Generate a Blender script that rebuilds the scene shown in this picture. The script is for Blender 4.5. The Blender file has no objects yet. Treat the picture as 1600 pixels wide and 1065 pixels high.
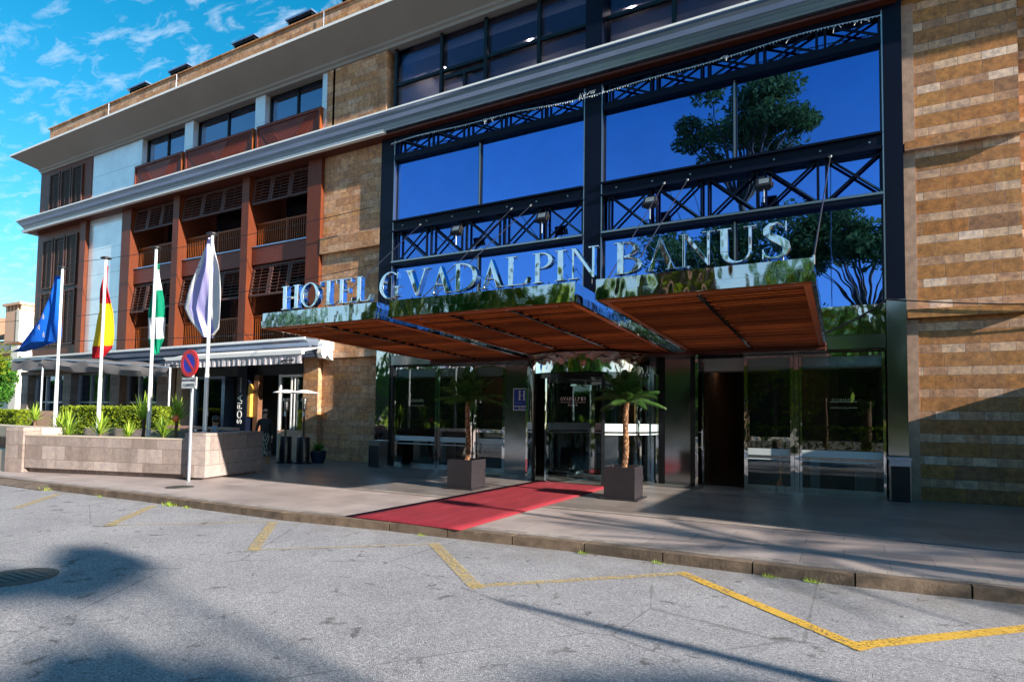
import bpy, bmesh, math, random
from mathutils import Vector, Matrix
random.seed(7)
sc=bpy.context.scene
C=sc.collection
R=math.radians
PI=math.pi
SUN=Vector((1,-.145,.37)).normalized()
# ------------------------------------------------------------------ materials
class NT:
    def __init__(s,name):
        s.m=bpy.data.materials.new(name); s.m.use_nodes=True
        s.n=s.m.node_tree.nodes; s.l=s.m.node_tree.links
        s.b=s.n['Principled BSDF']; s.out=s.n['Material Output']
    def new(s,t,**kw):
        x=s.n.new(t)
        for k,v in kw.items(): setattr(x,k,v)
        return x
    def put(s,sock,v):
        if hasattr(v,'is_linked') or hasattr(v,'links'): s.l.new(v,sock)
        else:
            if isinstance(v,(tuple,list)) and len(v)==3 and sock.type=='RGBA': v=(*v,1)
            sock.default_value=v
    def math(s,op,a,b=0.0,c=None):
        x=s.new('ShaderNodeMath',operation=op); s.put(x.inputs[0],a); s.put(x.inputs[1],b)
        if c is not None: s.put(x.inputs[2],c)
        return x.outputs[0]
    def co(s): return s.new('ShaderNodeTexCoord').outputs['Object']
    def sep(s,v):
        x=s.new('ShaderNodeSeparateXYZ'); s.l.new(v,x.inputs[0]); return x.outputs
    def comb(s,a,b,c=0.0):
        x=s.new('ShaderNodeCombineXYZ')
        for i,v in enumerate((a,b,c)): s.put(x.inputs[i],v)
        return x.outputs[0]
    def map(s,v,scale=(1,1,1),loc=(0,0,0)):
        x=s.new('ShaderNodeMapping'); s.l.new(v,x.inputs[0]); x.inputs['Scale'].default_value=scale; x.inputs['Location'].default_value=loc
        return x.outputs[0]
    def noise(s,v,scale=5,detail=4,rough=.6,dist=0):
        x=s.new('ShaderNodeTexNoise'); s.l.new(v,x.inputs['Vector'])
        x.inputs['Scale'].default_value=scale; x.inputs['Detail'].default_value=detail; x.inputs['Roughness'].default_value=rough; x.inputs['Distortion'].default_value=dist
        return x.outputs['Fac']
    def white(s,v):
        x=s.new('ShaderNodeTexWhiteNoise',noise_dimensions='3D'); s.l.new(v,x.inputs['Vector']); return x.outputs['Value']
    def ramp(s,v,stops,interp='LINEAR'):
        x=s.new('ShaderNodeValToRGB'); s.put(x.inputs[0],v); e=x.color_ramp; e.interpolation=interp
        while len(e.elements)<len(stops): e.elements.new(.5)
        for i,(p,c) in enumerate(stops):
            e.elements[i].position=p
            e.elements[i].color=(*c,1) if isinstance(c,(tuple,list)) else (c,c,c,1)
        return x.outputs[0]
    def mix(s,f,a,b,blend='MIX'):
        x=s.new('ShaderNodeMix',data_type='RGBA',blend_type=blend); s.put(x.inputs[0],f); s.put(x.inputs[6],a); s.put(x.inputs[7],b)
        return x.outputs[2]
    def bump(s,h,strength=.3,dist=.02):
        x=s.new('ShaderNodeBump'); s.put(x.inputs['Height'],h); x.inputs['Strength'].default_value=strength; x.inputs['Distance'].default_value=dist
        s.l.new(x.outputs[0],s.b.inputs['Normal']); return x
    def col(s,v): s.put(s.b.inputs['Base Color'],v)
    def set(s,rough=None,metal=None,spec=None):
        if rough is not None: s.put(s.b.inputs['Roughness'],rough)
        if metal is not None: s.b.inputs['Metallic'].default_value=metal
        if spec is not None: s.b.inputs['Specular IOR Level'].default_value=spec
def simple(name,c,rough=.6,metal=0,var=.12,scale=6,bump=.1,bs=40,spec=None,stretch=(1,1,1)):
    t=NT(name); co=t.map(t.co(),stretch)
    d=tuple(x*(1-var*2) for x in c); u=tuple(min(1,x*(1+var)) for x in c)
    t.col(t.ramp(t.noise(co,scale),[(.25,d),(.75,u)]))
    t.set(rough,metal,spec)
    if bump: t.bump(t.noise(co,bs,3),bump,.01)
    return t.m
def stone_mat(name,period,frac,lt,ls,tall,short,mott=.5,xy=True):
    t=NT(name); co=t.co(); X,Y,Z=t.sep(co)
    h=t.math('ADD',X,Y)
    v=t.math('DIVIDE',Z,period); fv=t.math('FRACT',v); row=t.math('FLOOR',v)
    sh=t.math('GREATER_THAN',fv,frac)
    rid=t.math('ADD',t.math('MULTIPLY',row,2),sh)
    ln=t.math('ADD',lt,t.math('MULTIPLY',sh,ls-lt))
    off=t.math('FRACT',t.math('MULTIPLY',rid,.6180))
    u=t.math('ADD',t.math('DIVIDE',h,ln),off); fu=t.math('FRACT',u); bid=t.math('FLOOR',u)
    rnd=t.white(t.comb(bid,rid,3.3))
    ct=t.ramp(rnd,[(i/(len(tall)-1),c) for i,c in enumerate(tall)])
    cs=t.ramp(rnd,[(i/(len(short)-1),c) for i,c in enumerate(short)])
    c=t.mix(sh,ct,cs)
    # offset the mottling per block
    co2=t.new('ShaderNodeVectorMath',operation='ADD'); t.l.new(co,co2.inputs[0]); t.l.new(t.comb(t.math('MULTIPLY',rnd,17),t.math('MULTIPLY',rnd,5),t.math('MULTIPLY',rnd,11)),co2.inputs[1])
    n=t.noise(co2.outputs[0],8,8,.72,.15)
    c=t.mix(mott,c,t.ramp(n,[(.30,(.28,.22,.22)),(.44,(.75,.66,.6)),(.56,(1.2,1.05,.8)),(.72,(1.8,1.55,1.3))]),'MULTIPLY')
    n2=t.noise(co2.outputs[0],38,4,.7)
    c=t.mix(.35,c,t.ramp(n2,[(.3,(.55,.5,.5)),(.6,(1.15,1.15,1.15))]),'MULTIPLY')
    # joints
    ju=t.math('MULTIPLY',t.math('MINIMUM',fu,t.math('SUBTRACT',1,fu)),ln)
    a=t.math('MINIMUM',fv,t.math('SUBTRACT',1,fv)); b=t.math('ABSOLUTE',t.math('SUBTRACT',fv,frac))
    jv=t.math('MULTIPLY',t.math('MINIMUM',a,b),period)
    st=t.noise(t.map(co,(2.2,2.2,.18)),1.6,6,.65); c=t.mix(.45,c,t.ramp(st,[(.34,(.55,.52,.50)),(.5,(1,1,1)),(.7,(1.12,1.1,1.08))]),'MULTIPLY')
    j=t.math('LESS_THAN',t.math('MINIMUM',ju,jv),.005)
    c=t.mix(t.math('MULTIPLY',j,.75),c,(.1,.08,.07))
    t.col(c); t.set(.62,0,.3)
    t.bump(t.math('SUBTRACT',t.math('ADD',t.math('MULTIPLY',n2,.25),t.math('MULTIPLY',rnd,.12)),t.math('MULTIPLY',j,.8)),.5,.012)
    return t.m
M={}
OCH=[(.33,.17,.07),(.38,.19,.07),(.27,.15,.09),(.42,.22,.075),(.35,.19,.095),(.37,.17,.06)]
PALE=[(.46,.28,.19),(.58,.44,.35),(.40,.24,.16),(.50,.33,.23),(.68,.57,.52)]
M['stone']=stone_mat('banded_stone',.458,.62,.78,.40,OCH,PALE,.7)
M['stone_left']=stone_mat('mottled_stone',.46,.58,.62,.52,[(.44,.24,.13),(.52,.33,.21),(.36,.20,.12),(.48,.27,.13),(.58,.40,.28)],[(.46,.28,.18),(.52,.36,.27),(.38,.22,.14),(.44,.26,.15),(.56,.42,.34)],.7)
M['planter_stone']=stone_mat('grey_travertine',.345,.995,.9,.9,[(.25,.215,.215),(.32,.28,.28),(.21,.175,.17),(.36,.32,.325)],[(.3,.25,.22),(.3,.25,.22)],.35)
def pave(name,c1,c2,w,h,rough,rot=0):
    t=NT(name); co=t.co()
    x=t.new('ShaderNodeTexBrick'); 
    mp=t.new('ShaderNodeMapping'); t.l.new(co,mp.inputs[0]); mp.inputs['Rotation'].default_value=(0,0,rot); t.l.new(mp.outputs[0],x.inputs['Vector'])
    x.inputs['Scale'].default_value=1; x.inputs['Brick Width'].default_value=w; x.inputs['Row Height'].default_value=h
    x.inputs['Mortar Size'].default_value=.004; x.inputs['Mortar Smooth'].default_value=.1; x.inputs['Bias'].default_value=0
    x.inputs['Color1'].default_value=(*c1,1); x.inputs['Color2'].default_value=(*c2,1); x.inputs['Mortar'].default_value=(*[a*.45 for a in c1],1)
    n=t.noise(co,1.1,8,.65); c=t.mix(.55,x.outputs[0],t.ramp(n,[(.3,(.55,.52,.52)),(.5,(.95,.93,.93)),(.72,(1.2,1.18,1.15))]),'MULTIPLY')
    n2=t.noise(co,45,4,.7); c=t.mix(.3,c,t.ramp(n2,[(.3,(.6,.6,.6)),(.65,(1.15,1.15,1.15))]),'MULTIPLY')
    t.col(c); t.put(t.b.inputs['Roughness'],t.math('ADD',rough,t.math('MULTIPLY',n,.25))); t.set(spec=.5)
    t.bump(t.math('SUBTRACT',t.math('MULTIPLY',n2,.2),x.outputs['Fac']),.35,.006)
    return t.m
M['pave']=pave('pavement_slabs',(.33,.275,.265),(.42,.36,.35),.9,.55,.36)
M['pave_polished']=pave('polished_slabs',(.17,.145,.14),(.26,.23,.22),1.2,.3,.2)
M['cobble']=pave('cobble_strip',(.34,.30,.28),(.22,.19,.18),.16,.14,.6)
t=NT('asphalt'); co=t.co()
vor=t.new('ShaderNodeTexVoronoi'); t.l.new(co,vor.inputs['Vector']); vor.inputs['Scale'].default_value=105
vb=t.ramp(t.sep(vor.outputs['Color'])[0],[(0,(.16,.16,.175)),(.3,(.27,.268,.295)),(.75,(.35,.345,.375)),(1,(.52,.51,.54))])
n=t.noise(co,.9,7,.62); c=t.mix(.55,vb,t.ramp(n,[(.3,(.66,.66,.69)),(.52,(1,1,1)),(.72,(1.2,1.19,1.17))]),'MULTIPLY')
n3=t.noise(co,3.1,5,.7,.6); c=t.mix(t.ramp(n3,[(.60,0.0),(.66,.65)]),c,(.055,.05,.048))
n4=t.noise(co,170,2,.5); c=t.mix(.5,c,t.ramp(n4,[(.32,(.62,.62,.62)),(.62,(1.18,1.18,1.18))]),'MULTIPLY')
cr=t.new('ShaderNodeTexVoronoi',feature='DISTANCE_TO_EDGE'); t.l.new(t.map(co,(1,1,1)),cr.inputs['Vector']); cr.inputs['Scale'].default_value=.32
nz=t.noise(co,2.0,5,.7)
crk=t.math('LESS_THAN',t.math('ADD',cr.outputs['Distance'],t.math('MULTIPLY',nz,.02)),.0125)
c=t.mix(t.math('MULTIPLY',crk,.45),c,(.09,.09,.09))
X,Y,Z=t.sep(co); dk=t.math('MULTIPLY',t.ramp(t.math('ADD',t.math('MULTIPLY',Y,.1),t.math('MULTIPLY',t.noise(co,2.4,5,.7),.35)),[(.80,0.0),(.93,.6)]),1.0); c=t.mix(dk,c,(.17,.155,.14))
sp2=t.noise(t.map(co,(1,.55,1)),7.5,3,.55); c=t.mix(t.ramp(sp2,[(.70,0.0),(.735,.7)]),c,(.05,.046,.045))
t.col(c); t.set(.82,0,.35); t.bump(t.math('ADD',t.math('MULTIPLY',vor.outputs['Distance'],-.6),n4),.9,.012); M['asphalt']=t.m
t=NT('worn_yellow_paint'); co=t.co()
n=t.noise(co,26,5,.75); n2=t.noise(co,1.3,3,.6)
wear=t.ramp(t.math('ADD',t.math('MULTIPLY',n,.75),t.math('MULTIPLY',n2,.35)),[(.56,0.0),(.66,1.0)])
t.col(t.mix(n,(.66,.40,.05),(.50,.29,.04))); t.put(t.b.inputs['Alpha'],t.math('SUBTRACT',1.0,t.math('MULTIPLY',wear,.9))); t.set(.75); t.bump(n,.6,.01); M['yellow']=t.m
t=NT('faded_yellow_paint'); co=t.co()
n=t.noise(co,24,5,.75); wear=t.ramp(n,[(.40,0.0),(.58,1.0)])
t.col((.56,.40,.14)); t.put(t.b.inputs['Alpha'],t.math('SUBTRACT',.75,t.math('MULTIPLY',wear,.6))); t.set(.8); t.bump(n,.6,.01); M['faded']=t.m
M['kerb']=simple('kerb_stone',(.17,.12,.085),.75,var=.3,scale=5,bump=.5,bs=30)
M['earth']=simple('planter_soil',(.10,.075,.055),.9,var=.4,scale=9,bump=.8,bs=25)
M['ground']=simple('dry_ground',(.20,.18,.14),.9,var=.3,scale=.4,bump=.3)
t=NT('red_carpet'); co=t.co(); n=t.noise(t.map(co,(2.2,.5,1)),2.2,7,.7); n2=t.noise(co,160,2)
t.col(t.mix(t.ramp(n2,[(.3,0.),(.7,.5)]),t.ramp(n,[(.3,(.13,.010,.020)),(.55,(.23,.018,.034)),(.75,(.32,.05,.07))]),(.34,.04,.05))); t.set(.9,0,.2); t.bump(n2,.7,.01); M['carpet']=t.m
def wood(name,dark,light,axis,rough=.42,boards=0,isl=False):
    t=NT(name); co=t.co(); s={'x':(1.2,22,22),'z':(22,22,1.0),'y':(22,1.2,22)}[axis]
    n=t.noise(t.map(co,s),1.0,6,.65,.6); c=t.ramp(n,[(.25,dark),(.7,light)])
    if isl: c=t.mix(1.0,c,t.ramp(t.new('ShaderNodeNewGeometry').outputs['Random Per Island'],[(0,(.45,.40,.38)),(.5,(.9,.85,.8)),(1,(1.5,1.45,1.3))]),'MULTIPLY')
    n2=t.noise(co,.8,3); c=t.mix(.4,c,t.ramp(n2,[(.3,(.6,.6,.62)),(.7,(1.15,1.1,1.05))]),'MULTIPLY')
    if boards:
        X,Y,Z=t.sep(co); f=t.math('FRACT',t.math('DIVIDE',t.math('ADD',X,Y) if axis=='z' else Z,boards))
        j=t.math('LESS_THAN',f,.06); c=t.mix(t.math('MULTIPLY',j,.6),c,(.03,.012,.01))
        t.bump(t.math('SUBTRACT',t.math('MULTIPLY',n,.3),j),.5,.01)
    else: t.bump(n,.2,.006)
    t.col(c); t.set(rough,0,.25); return t.m
M['pier_wood']=wood('pier_wood',(.085,.018,.009),(.155,.036,.010),'z',.42,.105)
M['wood_h']=wood('spandrel_wood',(.10,.022,.016),(.17,.038,.022),'x',.42,.11)
M['shutter']=wood('shutter_wood',(.05,.022,.019),(.11,.052,.042),'x',.5)
M['rail']=wood('rail_wood',(.15,.036,.008),(.26,.066,.012),'z',.45)
M['slat']=wood('canopy_slat_wood',(.28,.058,.016),(.56,.15,.04),'x',.36,0,True)
M['soffit']=wood('soffit_wood',(.07,.018,.012),(.13,.034,.02),'x',.5,.12)
def chrome(name,c,rough,wave,ws):
    t=NT(name); co=t.co(); t.col(c); t.set(rough,1)
    n=t.noise(t.map(co,(1,1,.6)),ws,2,.5); t.bump(n,wave,.05)
    return t.m
M['chrome']=chrome('polished_steel',(.64,.65,.66),.045,.42,2.2)
M['chrome_dark']=chrome('dark_mirror_steel',(.36,.38,.40),.12,.15,1.2)
M['letter']=chrome('mirror_letter_steel',(.84,.84,.85),.07,.4,3.2)
M['steel']=chrome('brushed_steel',(.36,.37,.39),.3,.05,6)
M['navy']=simple('navy_painted_steel',(.0025,.005,.017),.4,0,var=.1,scale=3,bump=.02,spec=.15)
M['frame']=simple('black_aluminium',(.016,.018,.022),.25,.5,var=.1,bump=.02)
M['cornice']=simple('sky_tinted_cornice_metal',(.32,.42,.60),.22,.75,var=.10,scale=1.2,bump=.06,bs=3,stretch=(.6,1,4))  # blue of the reflected sky is mixed into the base colour
M['cornice_roof']=simple('roof_soffit_render',(.30,.27,.25),.7,var=.05,scale=.7,bump=.05)
M['cream']=simple('cream_render',(.50,.43,.34),.7,var=.05,scale=2,bump=.1)
M['white']=simple('white_paint',(.80,.80,.80),.45,var=.03,bump=.03)
t=NT('white_wall_panel'); co=t.co(); X,Y,Z=t.sep(co)
n=t.noise(co,1.2,4); j=t.math('LESS_THAN',t.math('FRACT',t.math('DIVIDE',t.math('ADD',Z,.35),1.18)),.014)
t.col(t.mix(t.math('MULTIPLY',j,.7),t.ramp(n,[(.3,(.66,.70,.74)),(.7,(.80,.84,.86))]),(.1,.1,.1))); t.set(.22,.45,.5); M['panel']=t.m
def glass(name,tint,gloss,base,wave=.02,rough=.0):
    t=NT(name); n=t.n; n.remove(t.b)
    tr=t.new('ShaderNodeBsdfTransparent'); tr.inputs[0].default_value=(*tint,1)
    g=t.new('ShaderNodeBsdfGlossy'); oi=t.new('ShaderNodeObjectInfo').outputs['Random']; du=t.noise(t.co(),.6,6,.7); gm=t.math('MULTIPLY',t.math('ADD',.84,t.math('MULTIPLY',oi,.26)),t.math('ADD',.82,t.math('MULTIPLY',du,.36))); gv=t.new('ShaderNodeVectorMath',operation='SCALE'); gv.inputs[0].default_value=gloss; t.l.new(gm,gv.inputs[3]); t.l.new(gv.outputs[0],g.inputs[0]); g.inputs['Roughness'].default_value=rough
    b=t.new('ShaderNodeBump'); b.inputs['Strength'].default_value=wave; b.inputs['Distance'].default_value=.05
    t.l.new(t.noise(t.co(),.9,2),b.inputs['Height']); t.l.new(b.outputs[0],g.inputs['Normal'])
    lw=t.new('ShaderNodeLayerWeight'); lw.inputs[0].default_value=.25
    f=t.math('ADD',base,t.math('MULTIPLY',lw.outputs['Fresnel'],1-base)); 
    ms=t.new('ShaderNodeMixShader'); t.l.new(f,ms.inputs[0]); t.l.new(tr.outputs[0],ms.inputs[1]); t.l.new(g.outputs[0],ms.inputs[2])
    t.l.new(ms.outputs[0],t.out.inputs[0]); return t.m
M['blue_glass']=glass('blue_solar_glass',(.10,.22,.45),(.13,.34,.95),.70,.07)
M['clear_glass']=glass('clear_door_glass',(.78,.84,.84),(.8,.85,.9),.07,.015)
M['dark_glass']=glass('smoked_window_glass',(.35,.42,.5),(.5,.65,.95),.32,.02)
M['top_glass']=glass('upper_window_glass',(.8,.78,.86),(.35,.42,.65),.05,.02)
t=NT('frosted_film'); t.col((.80,.88,.92)); t.set(.35); t.b.inputs['Alpha'].default_value=.7; M['frost']=t.m
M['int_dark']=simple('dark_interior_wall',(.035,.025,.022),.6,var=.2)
M['int_wood']=simple('interior_timber',(.16,.07,.035),.5,var=.2,scale=2)
M['int_floor']=simple('interior_floor',(.14,.12,.11),.12,var=.2,scale=2,bump=0)
M['int_white']=simple('interior_plaster',(.62,.60,.58),.6,var=.03)
M['int_violet']=simple('interior_violet_wall',(.13,.08,.14),.6,var=.1)
M['black']=simple('black_plastic',(.008,.008,.010),.5,var=.1,bump=.03)
M['heater']=simple('black_enamel',(.008,.010,.016),.25,0,var=.1,bump=0)
M['planter']=simple('anthracite_planter',(.022,.019,.024),.42,var=.12,bump=.06)
M['pole']=simple('white_flagpole_paint',(.74,.76,.80),.3,.2,var=.04,bump=0)
M['galv']=simple('galvanised_steel',(.45,.50,.58),.35,.6,var=.1,bump=.03)
M['red']=simple('sign_red',(.55,.015,.02),.4,var=.05,bump=0)
M['signblue']=simple('sign_blue',(.012,.02,.42),.4,var=.05,bump=0)
M['hblue']=simple('hotel_plate_blue',(.012,.04,.36),.3,var=.05,bump=0)
M['copper']=chrome('copper',(.80,.30,.12),.2,.1,3)
M['gold']=simple('gilded_panel',(.75,.42,.08),.4,.2,var=.1)
M['pot']=simple('blue_glazed_pot',(.012,.022,.05),.2,var=.1,bump=0)
def cloth(name,c,tr=.35):
    t=NT(name); t.col(c); t.set(.8,0,.2)
    tl=t.new('ShaderNodeBsdfTranslucent'); tl.inputs[0].default_value=(*c,1)
    ms=t.new('ShaderNodeMixShader'); ms.inputs[0].default_value=tr
    t.bump(t.noise(t.map(t.co(),(1,1,.4)),9,3),.25,.03)
    t.l.new(t.b.outputs[0],ms.inputs[1]); t.l.new(tl.outputs[0],ms.inputs[2]); t.l.new(ms.outputs[0],t.out.inputs[0]); return t.m
M['fblue']=cloth('flag_blue',(.01,.15,.72)); M['fred']=cloth('flag_red',(.62,.02,.03)); M['fyel']=cloth('flag_yellow',(.85,.62,.02))
M['fgreen']=cloth('flag_green',(.005,.27,.16)); M['fwhite']=cloth('flag_white',(.75,.76,.80)); M['flav']=cloth('flag_lavender',(.46,.44,.80))
M['fpink']=cloth('flag_magenta',(.75,.05,.25)); M['awn']=cloth('awning_cloth',(.62,.58,.62),.25); M['film2']=cloth('grey_terrace_sheet',(.22,.21,.22),.3); M['awn_white']=cloth('awning_white',(.78,.78,.80),.25)
M['navy_flag']=cloth('flag_navy',(.05,.08,.2),.1)
t=glass('translucent_terrace_film',(.45,.43,.42),(.75,.75,.78),.35,.6); M['film']=t
def leaf(name,d,l,tr=.3,rough=.45):
    t=NT(name); oi=t.new('ShaderNodeNewGeometry').outputs['Random Per Island']
    c=t.ramp(oi,[(0,d),(.6,l),(1,tuple(x*1.35 for x in l))]); t.col(c); t.set(rough,0,.4)
    tl=t.new('ShaderNodeBsdfTranslucent'); t.l.new(c,tl.inputs[0]); ms=t.new('ShaderNodeMixShader'); ms.inputs[0].default_value=tr
    t.l.new(t.b.outputs[0],ms.inputs[1]); t.l.new(tl.outputs[0],ms.inputs[2]); t.l.new(ms.outputs[0],t.out.inputs[0]); return t.m
M['palm']=leaf('palm_frond_green',(.018,.055,.015),(.06,.15,.03))
M['yucca']=leaf('yucca_green',(.12,.24,.03),(.36,.50,.06),.4)
M['hedge']=leaf('hedge_green',(.05,.10,.008),(.20,.26,.015),.3)
M['bush']=leaf('bush_green',(.02,.09,.015),(.08,.24,.03),.3)
M['pine']=leaf('pine_needles',(.04,.08,.02),(.15,.19,.05),.3)
M['dark_leaf']=leaf('shade_tree_leaves',(.02,.06,.012),(.08,.15,.02),.2)
M['flower']=leaf('yellow_blossom',(.75,.30,.02),(.9,.6,.05),.3)
M['bark']=simple('bark',(.17,.10,.06),.9,var=.4,scale=14,bump=1,bs=18,stretch=(1,1,.5))
t=NT('palm_trunk_bark'); co=t.co(); X,Y,Z=t.sep(co)
w=t.new('ShaderNodeTexVoronoi'); t.l.new(t.map(co,(1,1,.8)),w.inputs['Vector']); w.inputs['Scale'].default_value=26
t.col(t.ramp(w.outputs['Distance'],[(0.05,(.50,.28,.13)),(.45,(.20,.09,.04)),(.8,(.05,.025,.015))])); t.set(.85); t.bump(w.outputs['Distance'],-1.0,.04); M['palm_bark']=t.m
M['tile']=simple('terracotta_roof',(.42,.20,.12),.8,var=.35,scale=8,bump=.5,bs=10,stretch=(1,.2,1))
M['peach']=simple('peach_render',(.62,.38,.26),.8,var=.06,scale=2)
M['housewhite']=simple('house_white',(.75,.70,.62),.8,var=.05,scale=1)
M['skin']=simple('skin',(.50,.28,.20),.5,var=.08,bump=.05)
M['hair']=simple('dark_hair',(.018,.013,.012),.5,var=.3,scale=30,bump=.6,bs=60)
M['shirt']=simple('grey_blue_shirt',(.30,.34,.46),.8,var=.15,scale=7,bump=.4,bs=14)
M['blackcloth']=simple('black_cloth',(.012,.012,.015),.8,var=.2,bump=.3)
t=NT('patterned_skirt'); w=t.new('ShaderNodeTexVoronoi',feature='DISTANCE_TO_EDGE'); t.l.new(t.map(t.co(),(1,1,.6)),w.inputs['Vector']); w.inputs['Scale'].default_value=13
t.col(t.ramp(w.outputs['Distance'],[(.03,(.42,.40,.30)),(.10,(.02,.025,.03))])); t.set(.8); M['skirt']=t.m
M['tan']=simple('tan_leather',(.45,.19,.05),.5)
M['lensglass']=simple('floodlight_lens',(.16,.20,.23),.15,.2,var=.1,bump=.1,bs=8)
M['bulb']=simple('clear_bulb',(.75,.75,.75),.15,.1,var=0,bump=0)
# ------------------------------------------------------------------ mesh builder
class MB:
    def __init__(s): s.v=[];s.f=[];s.mi=[];s.cur=0
    def mat(s,i): s.cur=i; return s
    def add(s,vs,fs):
        o=len(s.v); s.v+=[tuple(p) for p in vs]
        for f in fs: s.f.append(tuple(i+o for i in f)); s.mi.append(s.cur)
        return s
    def box(s,x0,x1,y0,y1,z0,z1,T=None):
        vs=[(x,y,z) for x in(x0,x1) for y in(y0,y1) for z in(z0,z1)]
        if T: vs=[T(Vector(p)) for p in vs]
        return s.add(vs,[(0,1,3,2),(4,6,7,5),(0,4,5,1),(2,3,7,6),(0,2,6,4),(1,5,7,3)])
    def prism(s,poly,a,b,axis='x',T=None):  # poly 2-D, extruded along axis
        def P(p,t):
            q={'x':(t,p[0],p[1]),'y':(p[0],t,p[1]),'z':(p[0],p[1],t)}[axis]
            return T(Vector(q)) if T else q
        n=len(poly); vs=[P(p,a) for p in poly]+[P(p,b) for p in poly]
        return s.add(vs,[tuple(range(n))[::-1],tuple(range(n,2*n))]+[(i,(i+1)%n,n+(i+1)%n,n+i) for i in range(n)])
    def strip(s,outer,inner,a,b,closed=True,axis='y',T=None): # ring between two loops
        n=len(outer)
        def P(p,t):
            q=(p[0],t,p[1]) if axis=='y' else (p[0],p[1],t)
            return T(Vector(q)) if T else q
        vs=[P(p,a) for p in outer]+[P(p,a) for p in inner]+[P(p,b) for p in outer]+[P(p,b) for p in inner]
        fs=[]
        for i in range(n if closed else n-1):
            j=(i+1)%n
            fs+=[(i,j,n+j,n+i),(2*n+i,3*n+i,3*n+j,2*n+j),(i,2*n+i,2*n+j,j),(n+i,n+j,3*n+j,3*n+i)]
        if not closed: fs+=[(0,n,3*n,2*n),(n-1,3*n-1,4*n-1,2*n-1)]
        return s.add(vs,fs)
    def tube(s,p,q,r,r2=None,n=8,cap=True):
        p=Vector(p);q=Vector(q);d=(q-p).normalized(); u=d.orthogonal().normalized(); w=d.cross(u); r2=r if r2 is None else r2
        vs=[];
        for c,rr in((p,r),(q,r2)):
            for i in range(n): a=2*PI*i/n; vs.append(c+u*math.cos(a)*rr+w*math.sin(a)*rr)
        fs=[(i,(i+1)%n,n+(i+1)%n,n+i) for i in range(n)]
        if cap: fs+=[tuple(range(n))[::-1],tuple(range(n,2*n))]
        return s.add(vs,fs)
    def path(s,pts,rad,n=7):
        for i in range(len(pts)-1):
            s.tube(pts[i],pts[i+1],rad[i] if isinstance(rad,(list,tuple)) else rad,rad[i+1] if isinstance(rad,(list,tuple)) else rad,n)
        return s
    def lathe(s,cx,cy,prof,n=24,a0=0,a1=2*PI):
        full=abs(a1-a0-2*PI)<1e-6; m=n if full else n+1; vs=[]
        for r,z in prof:
            for i in range(m):
                a=a0+(a1-a0)*i/n; vs.append((cx+r*math.cos(a),cy+r*math.sin(a),z))
        fs=[]
        for k in range(len(prof)-1):
            for i in range(n if full else n):
                j=(i+1)%m; fs.append((k*m+i,k*m+j,(k+1)*m+j,(k+1)*m+i))
        return s.add(vs,fs)
    def sphere(s,c,r,n=10,sq=(1,1,1)):
        prof=[(max(1e-4,math.sin(PI*k/n)),-math.cos(PI*k/n)) for k in range(n+1)]
        vs=[];m=n*2
        for a,z in prof:
            for i in range(m): t=2*PI*i/m; vs.append((c[0]+r*a*math.cos(t)*sq[0],c[1]+r*a*math.sin(t)*sq[1],c[2]+r*z*sq[2]))
        return s.add(vs,[(k*m+i,k*m+(i+1)%m,(k+1)*m+(i+1)%m,(k+1)*m+i) for k in range(n) for i in range(m)])
    def build(s,name,mats,parent=None,smooth=False,**tags):
        me=bpy.data.meshes.new(name); me.from_pydata(s.v,[],s.f)
        if not isinstance(mats,(list,tuple)): mats=[mats]
        for m in mats: me.materials.append(M[m] if isinstance(m,str) else m)
        me.polygons.foreach_set('material_index',s.mi)
        me.polygons.foreach_set('use_smooth',[smooth]*len(s.f)); me.update()
        if smooth:
            try: me.set_sharp_from_angle(angle=R(40))
            except Exception: pass
        o=bpy.data.objects.new(name,me); C.objects.link(o)
        if parent is not None:
            o.parent=parent
            if parent.type=='EMPTY': o.location=-parent.location
        for k,v in tags.items(): o[k]=v
        return o
def B(*a): return MB().box(*a)
def empty(name,loc,label,cat,group=None):
    o=bpy.data.objects.new(name,None); C.objects.link(o); o.location=loc; o.empty_display_size=.2
    o['label']=label; o['category']=cat
    if group: o['group']=group
    return o
def tag(o,label,cat,group=None):
    o['label']=label;o['category']=cat
    if group:o['group']=group
    return o
def copy_tree(o,parent=None,loc=None,rz=None,sc_=None):
    c=o.copy(); C.objects.link(c)
    if parent: c.parent=parent
    if loc is not None: c.location=loc
    if rz is not None: c.rotation_euler=(0,0,rz)
    if sc_ is not None: c.scale=(sc_,)*3
    for ch in list(o.children): copy_tree(ch,c)
    return c
def struct(o): o['kind']='structure'; return o
# text with Blender's own font, returned as mesh object
def text_obj(name,txt,size,mat,parent,depth=.004,align='CENTER',xs=1):
    cu=bpy.data.curves.new(name,'FONT'); cu.body=txt; cu.size=size; cu.extrude=depth; cu.align_x=align; cu.align_y='CENTER'
    o=bpy.data.objects.new(name+'_tmp',cu); C.objects.link(o); dg=bpy.context.evaluated_depsgraph_get(); dg.update()
    me=bpy.data.meshes.new_from_object(o.evaluated_get(dg)); bpy.data.objects.remove(o)
    me.materials.clear(); me.materials.append(M[mat])
    for v in me.vertices: v.co.x*=xs
    q=bpy.data.objects.new(name,me); C.objects.link(q); q.parent=parent; return q
def place_text(q,x,y,z,parent,rot=(PI/2,0,0)):
    base=-parent.location if parent.type=='EMPTY' else Vector((0,0,0))
    q.location=base+Vector((x,y,z)); q.rotation_euler=rot
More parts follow.
